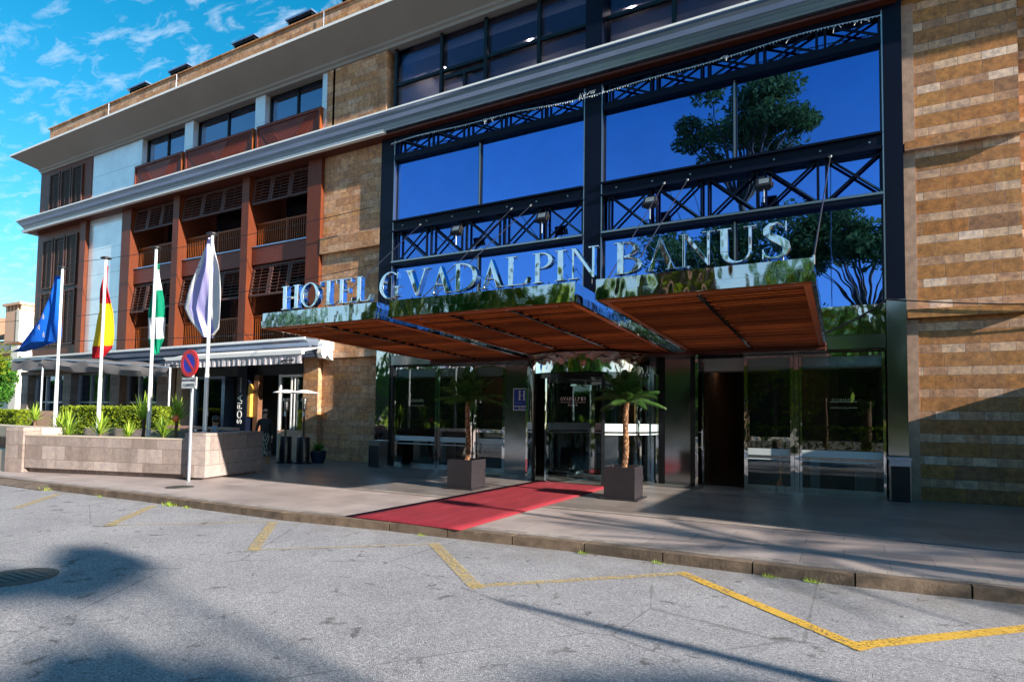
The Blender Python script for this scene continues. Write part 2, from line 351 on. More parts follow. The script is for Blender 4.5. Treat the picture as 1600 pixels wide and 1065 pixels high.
# ------------------------------------------------------------------ serif letters (unit cap height)
def ell(cx,cz,rx,rz,a0,a1,n=28): return [(cx+rx*math.cos(R(a0+(a1-a0)*i/n)),cz+rz*math.sin(R(a0+(a1-a0)*i/n))) for i in range(n+1)]
def letter_shapes(c):
    S=[];W=.15;h=.045
    rect=lambda x0,x1,z0,z1:S.append(('p',[(x0,z0),(x1,z0),(x1,z1),(x0,z1)]))
    ser=lambda xc,z,hw=.15:S.append(('p',[(xc-hw,z if z==0 else 1-h),(xc+hw,z if z==0 else 1-h),(xc+hw,h if z==0 else 1),(xc-hw,h if z==0 else 1)]))
    def ring(o,i): S.append(('r',o,i))
    if c=='H': rect(.10,.25,0,1);rect(.60,.75,0,1);rect(.24,.61,.48,.53);[ser(x,z) for x in(.175,.675) for z in(0,1)];w=.85
    elif c=='I': rect(.10,.25,0,1);ser(.175,0);ser(.175,1);w=.35
    elif c=='O': S.append(('c',ell(.44,.5,.44,.52,0,360,40)[:-1],ell(.44,.5,.29,.47,0,360,40)[:-1]));w=.88
    elif c=='T': rect(.33,.48,0,1);rect(0,.81,.955,1);S.append(('p',[(0,.96),(.0,.80),(.03,.80),(.07,.96)]));S.append(('p',[(.81,.96),(.74,.96),(.78,.80),(.81,.80)]));ser(.405,0);w=.81
    elif c=='E': rect(.08,.23,0,1);rect(0,.62,.955,1);rect(0,.66,0,.045);rect(.22,.5,.49,.535);rect(.48,.505,.4,.62);S.append(('p',[(.62,.96),(.55,.96),(.59,.82),(.62,.82)]));S.append(('p',[(.59,.04),(.66,.04),(.68,.22),(.65,.22)]));w=.68
    elif c=='L': rect(.08,.23,0,1);ser(.155,1);rect(0,.64,0,.045);S.append(('p',[(.52,.04),(.64,.04),(.68,.26),(.64,.26)]));w=.68
    elif c=='G':
        ring(ell(.44,.5,.44,.52,48,318),ell(.46,.5,.30,.47,48,318));rect(.64,.78,.06,.44);rect(.56,.86,.42,.46);S.append(('p',[(.70,.72),(.74,.72),(.75,.98),(.72,.98)]));w=.86
    elif c=='V': S.append(('p',[(.06,1),(.24,1),(.50,.16),(.43,0)]));S.append(('p',[(.43,0),(.50,.02),(.80,1),(.73,1)]));ser(.15,1,.15);ser(.765,1,.12);w=.88
    elif c=='A': S.append(('p',[(.11,0),(.17,0),(.45,.86),(.42,1)]));S.append(('p',[(.42,1),(.45,1),(.82,0),(.64,0),(.38,.80)]));rect(.22,.68,.31,.355);ser(.14,0,.12);ser(.73,0,.15);w=.88
    elif c=='D': rect(.08,.23,0,1);ring(ell(.22,.5,.60,.5,-90,90),ell(.22,.5,.44,.45,-90,90));rect(0,.23,.955,1);rect(0,.23,0,.045);w=.82
    elif c=='P': rect(.08,.23,0,1);ring(ell(.24,.73,.38,.27,-90,90),ell(.24,.73,.24,.225,-90,90));rect(0,.24,.955,1);ser(.155,0);w=.62
    elif c=='B':
        rect(.08,.23,0,1);ring(ell(.24,.76,.34,.24,-90,90),ell(.24,.76,.20,.195,-90,90));ring(ell(.24,.27,.42,.27,-90,90),ell(.24,.27,.27,.225,-90,90));rect(0,.24,.955,1);rect(0,.24,0,.045);w=.66
    elif c=='N': rect(.12,.18,0,1);rect(.68,.74,0,1);S.append(('p',[(.03,1),(.22,1),(.74,.1),(.74,0),(.69,0),(.14,.93)]));ser(.15,0,.14);ser(.71,1,.14);w=.86
    elif c=='U':
        rect(.08,.23,.32,1);rect(.66,.72,.32,1);ring(ell(.40,.33,.32,.35,180,360),ell(.445,.33,.215,.29,180,360));ser(.155,1);ser(.69,1,.13);w=.84
    elif c=='S':
        pts=[(.50,.83,.03),(.44,.93,.035),(.33,.975,.03),(.20,.94,.05),(.12,.83,.07),(.13,.70,.085),(.24,.59,.095),(.38,.49,.105),(.49,.38,.1),(.53,.25,.08),(.48,.11,.055),(.36,.03,.035),(.22,.025,.03),(.10,.08,.03),(.05,.2,.025)]
        L=[];Q=[]
        for i,(x,z,t) in enumerate(pts):
            a=pts[max(0,i-1)];b=pts[min(len(pts)-1,i+1)];dx,dz=b[0]-a[0],b[1]-a[1];l=math.hypot(dx,dz)
            L.append((x-dz/l*t,z+dx/l*t));Q.append((x+dz/l*t,z-dx/l*t))
        ring(L,Q);rect(.50,.53,.72,1.0);rect(.03,.06,0,.28);w=.6
    return S,w
def letter_mb(c,x0,x1,z0,z1,y0,y1,serial=0,mb=None):
    mb=mb or MB(); S,w=letter_shapes(c); sx=(x1-x0)/w; sz=z1-z0
    f=lambda P:[(x0+p[0]*sx,z0+p[1]*sz) for p in P]
    for k,s in enumerate(S):
        e=.0012*k
        if s[0]=='p': mb.prism(f(s[1]),y0+e,y1-e,'y')
        elif s[0]=='c': mb.strip(f(s[1]),f(s[2]),y0+e,y1-e,True)
        else: mb.strip(f(s[1]),f(s[2]),y0+e,y1-e,False)
    return mb
# ================================================================== GROUND
g=MB().add([(-400,-300,-.16),(400,-300,-.16),(400,600,-.16),(-400,600,-.16)],[(0,1,2,3)]); struct(g.build('ground','ground'))
g=MB().add([(-90,-4.5,-.12),(60,-4.5,-.12),(60,9,-.12),(-90,9,-.12)],[(0,1,2,3)]); struct(g.build('road','asphalt'))
KERB=[(-40,6.55),(-20,6.58),(-15.3,6.62),(-11.6,6.77),(-7.86,6.80),(-6.0,7.03),(-4.67,7.10),(-3.0,7.25),(-1.42,7.27),(.46,7.33),(1.51,7.5),(5,7.75),(40,8.5)]
def kx(x):
    for (a,b),(c,d) in zip(KERB,KERB[1:]):
        if a<=x<=c: return b+(d-b)*(x-a)/(c-a)
    return 7
xs=[-40+i*.5 for i in range(161)]
def sheet(ya,yb,z):
    mb=MB(); n=len(xs); mb.add([(x,ya(x),z) for x in xs]+[(x,yb(x),z) for x in xs],[(i,i+1,n+i+1,n+i) for i in range(n-1)]); return mb
struct(sheet(lambda x:kx(x)+.14,lambda x:40,-.004).build('pavement','pave'))
struct(sheet(lambda x:9.95,lambda x:15.45,.0).build('forecourt_pavement','pave_polished'))
struct(sheet(lambda x:9.74,lambda x:9.93,.004).build('cobble_strip','cobble'))
struct(sheet(lambda x:kx(x)+.19,lambda x:kx(x)+.36,.0015).build('kerb_paver_strip','cobble'))
kb=MB(); x=-14.9
while x<40:
    x2=x+.995; y1,y2=kx(x),kx(x2); zt=.004
    kb.prism([(x+.006,y1),(x2-.006,y2),(x2-.006,y2+.14),(x+.006,y1+.14)],-.155,zt,'z'); x+=1.0
kb.prism([(6.48,-.16),(6.48,-.105),(6.80,-.002),(6.80,-.16)],-40,-14.9,'x')
struct(kb.build('kerb','kerb'))
def ribbon(p,q,w,z=-.115):
    p=Vector(p);q=Vector(q);d=(q-p).normalized();n=Vector((-d.y,d.x))*w/2
    a=p-n;b=p+n;c=q+n;e=q-n
    return [(a.x,a.y,z),(e.x,e.y,z),(c.x,c.y,z),(b.x,b.y,z)]
def marking(p,q,w,m,z):
    mb=MB(); mb.add(ribbon(p,q,w,z),[(0,1,2,3)]); return struct(mb.build('road_marking',m))
strong=[((-1.62,6.93),(.14,5.35)),((.02,5.36),(2.05,7.3)),((-4.84,6.68),(-3.2,5.18))]
for i,(p,q) in enumerate(strong): marking(p,q,.135 if i<2 else .15,'yellow' if i<2 else 'faded',-.114+.0006*i)
for i,(p,q) in enumerate([((-3.3,5.22),(-1.55,6.9)),((-14.05,6.42),(-12.6,5.1)),((-11.0,6.55),(-9.6,5.05)),((-7.9,6.62),(-6.45,5.1))]): marking(p,q,.15 if i else .11,'faded',-.1115+.0006*i)
for i,(p,q) in enumerate([((-6.45,5.15),(-4.84,6.6)),((-9.6,5.1),(-7.9,6.6))]): marking(p,q,.05,'faded',-.1085+.0006*i)
# manhole covers
for (cx,cy,z,r,lab) in [(-12.35,7.9,0,.27,'small round iron cover set in the pavement by the no-parking sign'),(-7.45,3.05,-.12,.36,'large worn round manhole cover in the road at the left edge')]:
    mb=MB().mat(0).lathe(cx,cy,[(.001,z+.008),(r*.86,z+.008),(r*.88,z+.003),(r*.9,z+.010),(r,z+.010),(r*1.01,z-.01)],32)
    mb.mat(1)
    for k in range(-3,4): mb.box(cx-r*.6,cx+r*.6,cy+k*r*.2-.01,cy+k*r*.2+.01,z+.008,z+.014)
    tag(mb.build('manhole_cover',[simple('iron_cover',(.08,.075,.07),.7,.3,var=.25,bump=.5),simple('iron_ribs',(.10,.095,.09),.6,.3)]),lab,'manhole cover')
# weeds along the kerb
wd=MB()
for k in range(46):
    a=random.uniform(0,2*PI);r=random.random()*.07;x=r*math.cos(a)*1.6;y=r*math.sin(a)*.6;h=random.uniform(.02,.075);b=random.uniform(0,2*PI)
    wd.add([(x,y,0),(x+.012*math.cos(b),y+.012*math.sin(b),0),(x+.03*math.cos(a),y+.03*math.sin(a),h)],[(0,1,2)])
weed0=None
for i,(x,s) in enumerate([(-14.95,1.6),(-13.0,.7),(-10.8,1.5),(-10.3,.8),(-1.95,.7),(-.72,.8),(-.30,.9),(-5.3,.6),(-2.9,.7)]):
    y=kx(x)-.05
    if weed0 is None: weed0=wd.build('weed_tuft','yucca'); w=weed0
    else: w=weed0.copy(); C.objects.link(w)
    w.location=(x,y,-.12); w.scale=(s,s,s*.8); w.rotation_euler=(0,0,0)
    tag(w,'small tuft of green weeds growing in the gutter against the kerb','weed','weeds along the kerb')
# red carpet
mb=MB(); n=14
V=[];
for i in range(n+1):
    for j in range(9):
        u=i/n;v=j/8; ya=7.06 if j==0 else 7.06; y=ya+.02*v+(13.55-7.1)*u
        x=-6.80+(2.13)*v+.12*u*(1-v)+ -.04*u*v
        V.append((x,y,.010+.006*max(0,random.random()-.55)))
mb.add(V,[(i*9+j,i*9+j+1,(i+1)*9+j+1,(i+1)*9+j) for i in range(n) for j in range(8)])
o=mb.build('red_carpet','carpet',smooth=True); sm=o.modifiers.new('s','SOLIDIFY'); sm.thickness=.008; sm.offset=1
tag(o,'red carpet running from the kerb to the revolving door','carpet')
# ================================================================== HOTEL
H=empty('hotel_building',(-17,15,0),'long four-storey hotel with banded stone, timber balconies and a blue glass entrance bay','building')
# --- stone walls
ws=MB(); ws.box(1.2,3.13,15,15.6,-.1,14.2); ws.box(3.13,9,15.35,15.9,-.1,14.2)
ws.build('stone_wall','stone',H,label='stone wall right of the entrance with ochre and pale bands')
for z0,z1 in((3.76,3.94),(7.32,7.5)): B(1.205,3.2,14.85,15.02,z0,z1).build('stone_ledge','stone',H)
q=MB().box(1.19,1.40,14.985,15.05,-.05,3.75).box(1.19,1.40,14.985,15.05,3.95,7.31).box(1.19,1.40,14.985,15.05,7.51,10.55)
q.build('quoin_strip',simple('pale_quoin_stone',(.42,.27,.19),.6,var=.2,scale=5,bump=.3),H)
ws=MB(); ws.box(-15.88,-13.15,15,15.6,3.75,14.0); ws.box(-15.88,-13.15,15.18,15.7,-.1,3.75); ws.box(-16.62,-15.9,15.0,15.7,-.1,4.2)
ws.build('stone_wall','stone_left',H,label='narrow stone wall between timber balconies and glass bay')
B(-15.86,-13.12,14.85,15.05,7.12,7.68).build('stone_ledge','stone_left',H)
B(-15.88,-13.14,14.95,15.2,3.5,3.76).build('stone_ledge','stone_left',H)
# parapet
pp=MB(); pp.box(-36.2,9,15.3,15.6,14.3,16.22); pp.box(-36.2,-35.9,15.6,26,14.3,16.22); pp.build('parapet','stone_left',H)
pc=MB(); pc.box(-36.28,9,15.24,15.66,16.22,16.27); pc.build('parapet_coping','stone_left',H)
# roof cornice (swept profile), incl. return on the left
def cornice(prof,x0,x1,ret=True):
    # prof: list of (overhang outward, z); outer face
    mb=MB(); n=len(prof)
    a=[(x0-p[0],15-p[0],p[1]) for p in prof]; b=[(x1,15-p[0],p[1]) for p in prof]; c=[(x0-p[0],27,p[1]) for p in prof]
    mb.add(a+b,[(i,n+i,n+(i+1)%n,(i+1)%n) for i in range(n)]+[tuple(range(n,2*n))])
    mb.add(a+c,[(i,(i+1)%n,n+(i+1)%n,n+i) for i in range(n)])
    return mb
cornice([(-.35,14.45),(1.0,14.50),(1.0,14.44),(.98,14.42),(.12,13.92),(.12,13.84),(.05,13.80),(.05,13.70),(-.35,13.70)],-36.1,9).build('roof_cornice','cornice_roof',H)
fl=MB(); 
cornice([(1.008,14.52),(1.02,14.52),(1.02,14.43),(1.008,14.43)],-36.1,9).build('roof_edge_trim','white',H)
CP=[(-.3,11.17),(.70,11.19),(.70,11.12),(.66,11.10),(.62,11.02),(.55,10.93),(.53,10.93),(.50,10.86),(.485,10.86),(.45,10.76),(.44,10.76),(.42,10.70),(-.3,10.64)]
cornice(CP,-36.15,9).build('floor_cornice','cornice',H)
cornice([(.708,11.20),(.72,11.20),(.72,11.145),(.708,11.145)],-36.15,9).build('cornice_top_trim','white',H)
cornice([(.36,10.695),(.52,10.715),(.52,10.60),(.36,10.60)],-36.15,-12.8).build('cornice_drip_moulding','white',H)
# soffit wood
B(-36.3,1.1,14.63,16.6,10.575,10.635).build('soffit','soffit',H)
# --- corner block wall and louvres
cw=MB(); cw.box(-36.15,-31.3,15.0,15.6,3.9,10.6); cw.box(-36.15,-31.25,15.0,15.6,10.6,13.7); cw.box(-36.15,-35.9,15.6,26,0,13.7)
cw.build('corner_wall','pier_wood',H)
SI=0
def shutter(x0,x1,zt,yt,zb,yb,parent,n=None,th=.05,pitch=.125):
    mb=MB(); top=Vector((0,yt,zt)); bot=Vector((0,yb,zb)); L=(bot-top).length; d=(bot-top)/L; nn=Vector((0,-d.z,d.y)); 
    if nn.y>0: nn=-nn
    T=lambda p:Vector((p.x,0,0))+top+d*p.z+nn*p.y
    fw=.085
    mb.box(x0,x0+fw,0,th,0,L,T).box(x1-fw,x1,0,th,0,L,T).box(x0+fw,x1-fw,.001,th-.001,0,fw,T).box(x0+fw,x1-fw,.001,th-.001,L-fw,L,T)
    xm=(x0+x1)/2; mb.box(xm-.008,xm+.008,.050,.056,fw,L-fw,T)
    z=fw+.02
    while z<L-fw-.05:
        mb.prism([(.006,z+.012),(.048,z+.034),(.050,z+.016),(.008,z-.008)],x0+fw-.005,x1-fw+.005,'x',T); z+=pitch
    return mb.build('shutter','shutter',parent)
B(-35.42,-32.28,14.992,14.998,4.8,10.1).build('dark_gap_sheet','black',H); B(-35.08,-32.1,14.992,14.998,11.3,13.45).build('dark_gap_sheet','black',H)  # black sheets added so the louvre gaps read dark
for a,b in((-35.5,-34.5),(-34.36,-33.36),(-33.22,-32.2)):
    shutter(a,b,10.15,14.985,7.62,14.985,H); shutter(a,b,7.45,14.985,4.75,14.985,H)
for a,b in((-35.15,-34.15),(-34.03,-33.08),(-32.98,-32.02)): shutter(a,b,13.5,14.985,11.25,14.985,H)
# pilaster right of corner panel
def pier(x0,x1,z0,z1,yf,yb): return B(x0,x1,yf,yb,z0,z1).build('timber_pier','pier_wood',H)
pier(-31.75,-31.28,4.1,10.62,14.86,15.0)
# white panels
B(-31.27,-28.27,15.03,15.2,3.9,10.6).build('white_wall_panel','panel',H)
B(-31.24,-27.5,15.03,15.2,11.1,13.7).build('white_wall_panel','panel',H)
# piers of the bays
for a,b in((-28.26,-27.55),(-24.46,-24.05),(-20.09,-19.69)): pier(a,b,4.1,10.6,14.87,16.4)
pier(-16.56,-15.89,4.2,10.6,14.87,16.4)
bays=[(-27.55,-24.46),(-24.05,-20.09),(-19.69,-16.56)]
# recessed wall, windows and balconies
for bi,(a,b) in enumerate(bays):
    rw=MB(); rw.box(a,b,16.35,16.6,4.1,4.35); rw.box(a,b,16.35,16.6,7.0,7.5); rw.box(a,b,16.35,16.6,10.2,10.6); rw.box(a,a+.3,16.35,16.6,4.35,10.2); rw.box(b-.3,b,16.35,16.6,4.35,10.2)
    rw.build('balcony_back_wall','soffit',H)
    for (z0,z1) in((4.35,7.0),(7.5,10.2)):
        w=B(a+.3,b-.3,16.44,16.47,z0,z1).build('window','dark_glass',H)
        f=MB(); m=(a+b)/2
        for xx in(a+.3,m-.03,b-.37): f.box(xx,xx+.07,16.38,16.44,z0,z1)
        f.box(a+.37,b-.37,16.385,16.435,z1-.07,z1); f.build('window_frame','frame',w)
        cu=MB()
        nn=26
        for k in range(nn):
            xa=a+.3+(m-a-.3)*.55*k/nn; xb=a+.3+(m-a-.3)*.55*(k+1)/nn; cu.add([(xa,16.8+.05*(k%2),z0),(xb,16.8+.05*((k+1)%2),z0),(xb,16.8+.05*((k+1)%2),z1),(xa,16.8+.05*(k%2),z1)],[(0,1,2,3)])
        cu.build('curtain','int_white',w)
    B(a,b,15.1,16.34,7.5,7.62).build('balcony_floor','soffit',H)
    # spandrel with stepped left/right block
    B(a+.02,b-.02,15.08,15.30,7.2,7.86).build('spandrel','wood_h',H)
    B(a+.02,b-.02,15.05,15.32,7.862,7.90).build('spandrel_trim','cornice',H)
    for (z0,z1) in((7.90,8.86),(4.24,5.32)):
        mb=MB(); y=15.28
        mb.box(a,b,y-.03,y+.03,z1-.09,z1-.02); mb.box(a,b,y-.02,y+.02,z0+.05,z0+.10)
        nb=int((b-a)/.115)
        for k in range(1,nb): xx=a+(b-a)*k/nb; mb.box(xx-.016,xx+.016,y-.019,y+.019,z0+.10,z1-.09)
        xm=(a+b)/2+.1; mb.box(xm-.04,xm+.04,y-.032,y+.032,z0,z1)
        mb.build('balcony_railing','rail',H)
        # glass wind screen behind
    w3=(b-a-.16)/3
    for k in range(3):
        x0=a+.05+k*(w3+.03)
        shutter(x0,x0+w3,10.5,15.14,9.46,15.0,H)
        shutter(x0,x0+w3,7.15,15.2,5.95 if bi!=0 or k else 5.88,15.02,H)
# --- upper storey, left windows with timber balustrades
B(-27.5,-16.1,15.35,15.5,11.1,11.35).build('upper_wall','cream',H)
for a,b in((-27.2,-24.12),(-23.55,-19.7),(-19.15,-16.13)):
    w=B(a,b,15.30,15.33,11.2,13.62).build('window','dark_glass',H); f=MB(); m=(a+b)/2
    for xx in(a,m-.03,b-.06): f.box(xx,xx+.06,15.24,15.30,11.2,13.62)
    f.box(a,b,15.245,15.299,13.62,13.7); f.build('window_frame','frame',w)
    # balustrade with diagonal boards
    x0,x1=a-.28,b+.02; mb=MB(); mb.box(x0,x1,14.93,14.97,11.2,12.42)
    mb.box(x0,x1,14.89,14.93,12.34,12.44); mb.box(x0,x0+.07,14.89,14.93,11.2,12.34); mb.box(x1-.07,x1,14.89,14.93,11.2,12.34)
    k=x1-.1
    for side in(0,1):
        for i in range(13):
            xs0=(x1-.10-i*.13) if side else (x0+.10+i*.13)
            dx=-.9 if side else .9
            pts=[(xs0,12.33),(xs0-.05 if side else xs0+.05,12.33),(xs0+dx-(.05 if side else -.05),11.3),(xs0+dx,11.3)]
            if side and xs0+dx<x0+1.75: continue
            if not side and xs0+dx>x1-1.75: continue
            mb.prism(pts,14.912,14.929,'y')
    mb.build('timber_balustrade','wood_h',H)
    B(x1,x1+.05,14.88,15.24,11.2,12.45).build('balustrade_end_post','rail',H)
for a,b in((-27.5,-27.2),(-24.12,-23.55),(-19.7,-19.15),(-16.13,-15.6)): B(a,b,15.02,15.4,11.1,13.7).build('white_pilaster','panel',H)
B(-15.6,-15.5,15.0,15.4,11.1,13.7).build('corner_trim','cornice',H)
# --- upper storey windows over the entrance
up=MB(); Xs=[-12.85,-11.02,-9.38,-7.58,-5.85,-3.7,-1.9,.9,3.0]
wn=B(-12.85,6,15.2,15.23,11.1,13.78).build('window','top_glass',H)
f=MB()
for i,x in enumerate(Xs):
    w_=.22 if i==4 else .10
    f.box(x-w_/2,x+w_/2,15.08,15.2,11.1,13.78)
f.box(-12.9,6,15.10,15.195,12.42,12.52); f.box(-12.9,6,15.10,15.196,13.74,13.86)
f.box(-10.95,-9.45,15.12,15.194,12.18,12.3); f.box(-10.2,-10.12,15.12,15.194,11.1,12.18)
f.build('window_frame','frame',wn)
# interior of the top storey
ti=MB(); ti.mat(0).box(-13.1,9,15.5,24,13.85,13.9).mat(1).box(-13.1,9,21,21.1,11.1,13.85).mat(0).box(-13.1,-12.95,15.5,21,11.1,13.85).box(-13,6,15.6,16.3,13.45,13.84).box(-11.9,-11.5,16.3,21,13.6,13.84).box(-13,6,17.9,18.1,13.6,13.84)
ti.build('upper_interior',['int_white','int_violet'],H)
us=MB()
for k in range(10): us.lathe(-12.2+k*1.7,16.9+1.5*(k%2),[(.001,13.80),(.055,13.795),(.055,13.84)],10)
US=us
# rear body
rb=MB(); rb.box(-36,9,24,24.3,-.1,14.3); rb.box(-36,9,15.6,24,14.2,14.35); rb.box(8.7,9,15.9,24,-.1,14.2); rb.box(-36,-13.1,16.9,17.1,3.6,14.2)
rb.box(-35.9,-13.1,15.5,24,13.9,14.0); rb.box(-13.3,-13.1,15.7,24,3.9,14.2); rb.box(-13.1,9,15.45,24,10.7,11.1); rb.box(-36,-16.62,15.55,24,3.55,3.85)
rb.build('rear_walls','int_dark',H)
# roof air units
for a,b in((-30.4,-28.9),(-27.1,-25.7),(-22.6,-21.2),(-19.3,-17.9),(-16.4,-15.0)):
    mb=MB(); mb.mat(0).box(a+.05,b-.05,16.05,17.35,14.5,17.2)
    z=16.0
    while z<17.2: mb.prism([(15.98,z),(16.05,z+.06),(16.05,z+.08),(15.98,z+.02)],a,b,'x'); mb.box(b-.05,b,16.0,17.4,z,z+.03); z+=.12
    mb.mat(1).box(a-.03,b+.03,15.95,17.45,17.2,17.27); mb.build('roof_vent',['frame','cornice'],H)
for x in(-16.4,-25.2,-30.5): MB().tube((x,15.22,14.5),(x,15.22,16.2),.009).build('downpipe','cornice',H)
# --- main glass bay
for a,b,z0 in((-13.16,-12.62,-.05),(-6.03,-5.55,3.2),(.84,1.18,4.17)):
    o=MB(); o.box(a,b,14.85,15.5,max(z0,4.17) if a<-13 or a>0 else z0,14.0 if a>-13 else 10.57); o.build('steel_column','navy',H)
mb=MB(); mb.box(.83,1.19,14.83,15.3,-.02,4.168); mb.build('column_cladding','chrome_dark',H)
B(-13.17,-12.62,14.86,15.4,-.02,4.168).build('column_cladding','chrome',H)
for x in(-12.61,-6.045,-5.54,.82):
    B(x-.012,x+.014,14.845,14.99,4.17,10.5).build('column_edge_trim','steel',H)
for (a,b,m) in((-12.61,-6.06,-9.42),(-5.53,.81,-2.21)):
    # upper & lower panes
    for z0,z1 in((7.80,9.88),(4.12,6.32)):
        for c,d in((a,m-.02),(m+.02,b)):
            a1,a2=random.uniform(0,.016),random.uniform(0,.016); w=MB().prism([(c,15.0+a1),(d,15.0+a2),(d,15.03+a2),(c,15.03+a1)],z0,z1,'z').build('facade_pane','blue_glass',H)
            ff=MB(); ff.box(c,c+.035,14.97,15.0,z0,z1); ff.box(d-.035,d,14.97,15.0,z0,z1); ff.build('pane_frame','frame',w)
        B(m-.02,m+.02,14.94,15.05,z0,z1).build('mullion','steel',H)
    B(a,b,15.02,15.05,6.32,7.80).build('truss_glass','blue_glass',H)
    B(a,b,15.02,15.05,9.88,10.57).build('truss_glass','blue_glass',H)
    # beam
    bm_=MB(); bm_.box(a,b,14.78,15.01,7.76,7.81); bm_.box(a,b,14.86,14.90,7.48,7.76); bm_.box(a,b,14.78,15.01,7.43,7.48); bm_.build('steel_beam','navy',H)
    bl=MB(); k=a+.4
    while k<b: bl.tube((k,14.86,7.62),(k,14.835,7.62),.022,n=6); k+=.95
    bl.build('beam_bolts','steel',H)
    B(a,b,14.80,15.01,6.34,6.50).build('steel_beam','navy',H); B(a,b,14.785,14.80,6.44,6.49).build('beam_edge','steel',H); B(a,b,14.84,15.01,9.78,9.96).build('steel_beam','navy',H)
    B(a,b,14.84,15.01,10.45,10.57).build('steel_beam','navy',H)
    for z0,z1 in((6.50,7.43),(9.96,10.45)):
        tr=MB(); N=5; W_=(b-a)/N
        for k in range(N):
            xa=a+k*W_; g_=.22
            tr.box(xa,xa+.05,14.87,14.93,z0,z1); tr.box(xa+g_-.05,xa+g_,14.87,14.93,z0,z1)
            x0,x1=xa+g_,xa+W_; h=.028
            for s in(0,1):
                p=(x0,z0 if s else z1);q_=(x1,z1 if s else z0); dx,dz=q_[0]-p[0],q_[1]-p[1];l=math.hypot(dx,dz);nx,nz=-dz/l*h,dx/l*h
                tr.prism([(p[0]+nx,p[1]+nz),(p[0]-nx,p[1]-nz),(q_[0]-nx,q_[1]-nz),(q_[0]+nx,q_[1]+nz)],14.88+.02*s,14.895+.02*s,'y')
        tr.box(b-.05,b,14.87,14.93,z0,z1); tr.build('truss','navy',H)
        if z1<8:
            hl=MB()
            for k in range(N):
                xa=a+k*W_;x0,x1=xa+.22,xa+W_;xm=(x0+x1)/2;zm=(z0+z1)/2
                hl.tube((xm+.1,14.873,zm-.08),(x1-.03,14.873,z0+.03),.007,n=5)
            hl.build('truss_tie_rods','steel',H)
# atrium interior behind blue glass
at=MB(); at.mat(0).box(-13,.9,20,20.1,3.2,10.6).mat(1).box(-13,.9,15.5,20,9.6,9.7).box(-13,.9,15.4,20,3.9,4.05).box(-8.3,-6.3,19.9,20,4.1,9.2).box(-12.8,-12.6,19,20,4,9.5)
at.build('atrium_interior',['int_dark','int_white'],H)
# chrome bands above doors
for i,(z0,z1,y) in enumerate(((3.79,4.11,14.90),(3.47,3.785,14.86),(3.17,3.465,14.90))):
    for a,b in((-12.61,-6.06),(-5.53,.82)): B(a,b,y,15.1,z0,z1).build('fascia_band','chrome' if i<2 else 'chrome_dark',H)
B(-6.06,-5.53,14.93,15.1,3.17,4.11).build('fascia_band','chrome',H)
# --- ground floor glazing
def pane_bay(x0,x1,z0=.06,z1=3.1,y=15.0,door=False,fm='chrome',name='glazed_panel',fw=.07,rail=False):
    w=B(x0+fw,x1-fw,y+.02,y+.03,z0+.05,z1-.05).build(name,'clear_glass',H)
    f=MB(); f.box(x0,x0+fw,y-.03,y+.06,.0,z1); f.box(x1-fw,x1,y-.03,y+.06,.0,z1); f.box(x0+fw,x1-fw,y-.028,y+.058,z1-.07,z1); f.box(x0+fw,x1-fw,y-.028,y+.058,.0,z0+.06)
    if rail: f.box(x0+fw,x1-fw,y-.027,y+.057,1.13,1.22)
    f.build('frame',fm,w)
    s=MB(); s.box(x0+fw+.002,x1-fw-.002,y+.035,y+.04,2.80,3.02); s.build('ceiling_band_stand_in','frost',w); s=MB(); s.box(x0+fw+.002,x1-fw-.002,y+.012,y+.018,.80,.95); s.box(x0+fw+.002,x1-fw-.002,y+.012,y+.018,.70,.725); s.build('frosted_stripe','frost',w)  # top strip added for the pale lit ceiling edge; lower stripes are frosting
    return w
B(-12.61,-12.5,14.9,15.1,0,3.17).build('door_post','frame',H)
pane_bay(-12.5,-10.82); d1=pane_bay(-10.80,-9.55,name='door',rail=True,fw=.09); d2=pane_bay(-9.5,-8.44,name='door',rail=True,fw=.09)
for d,x in((d1,-9.68),(d2,-9.36)): MB().tube((x,14.9,.5),(x,14.9,1.25),.018).tube((x,14.9,.55),(x,14.99,.55),.012).tube((x,14.9,1.2),(x,14.99,1.2),.012).build('handle','steel',d)
B(-8.42,-7.66,14.93,15.1,0,3.165).build('steel_wall_panel','chrome_dark',H); B(-7.66,-7.5,14.88,15.2,0,3.165).build('door_post','frame',H)
B(-3.86,-3.24,14.93,15.1,0,3.165).build('steel_wall_panel','chrome_dark',H); B(-4.02,-3.87,14.9,15.2,0,3.165).build('door_post','frame',H); B(-3.24,-3.1,14.9,15.2,0,3.165).build('door_post','frame',H)
# open leaf
w=MB().box(-2.955,-2.945,14.3,14.93,.12,3.0).build('door','clear_glass',H,label='open glass door leaf swung outwards')
f=MB(); f.box(-2.98,-2.92,14.22,14.31,.02,3.1); f.box(-2.98,-2.92,14.92,15.0,.02,3.1); f.box(-2.978,-2.922,14.31,14.92,.02,.12); f.box(-2.978,-2.922,14.31,14.92,3.0,3.1); f.build('frame','chrome',w)
MB().tube((-2.86,14.38,.9),(-2.86,14.38,1.35),.018).tube((-2.86,14.38,.95),(-2.93,14.38,.95),.012).tube((-2.86,14.38,1.3),(-2.93,14.38,1.3),.012).build('handle','steel',w)
pane_bay(-2.02,-.96,name='door',rail=True,fw=.08); B(-.95,-.86,14.94,15.1,0,3.16).build('door_post','chrome',H)
p3=pane_bay(-.85,.80,fw=.05); 
B(-3.1,-2.04,14.93,15.08,3.06,3.165).build('door_head','frame',H)
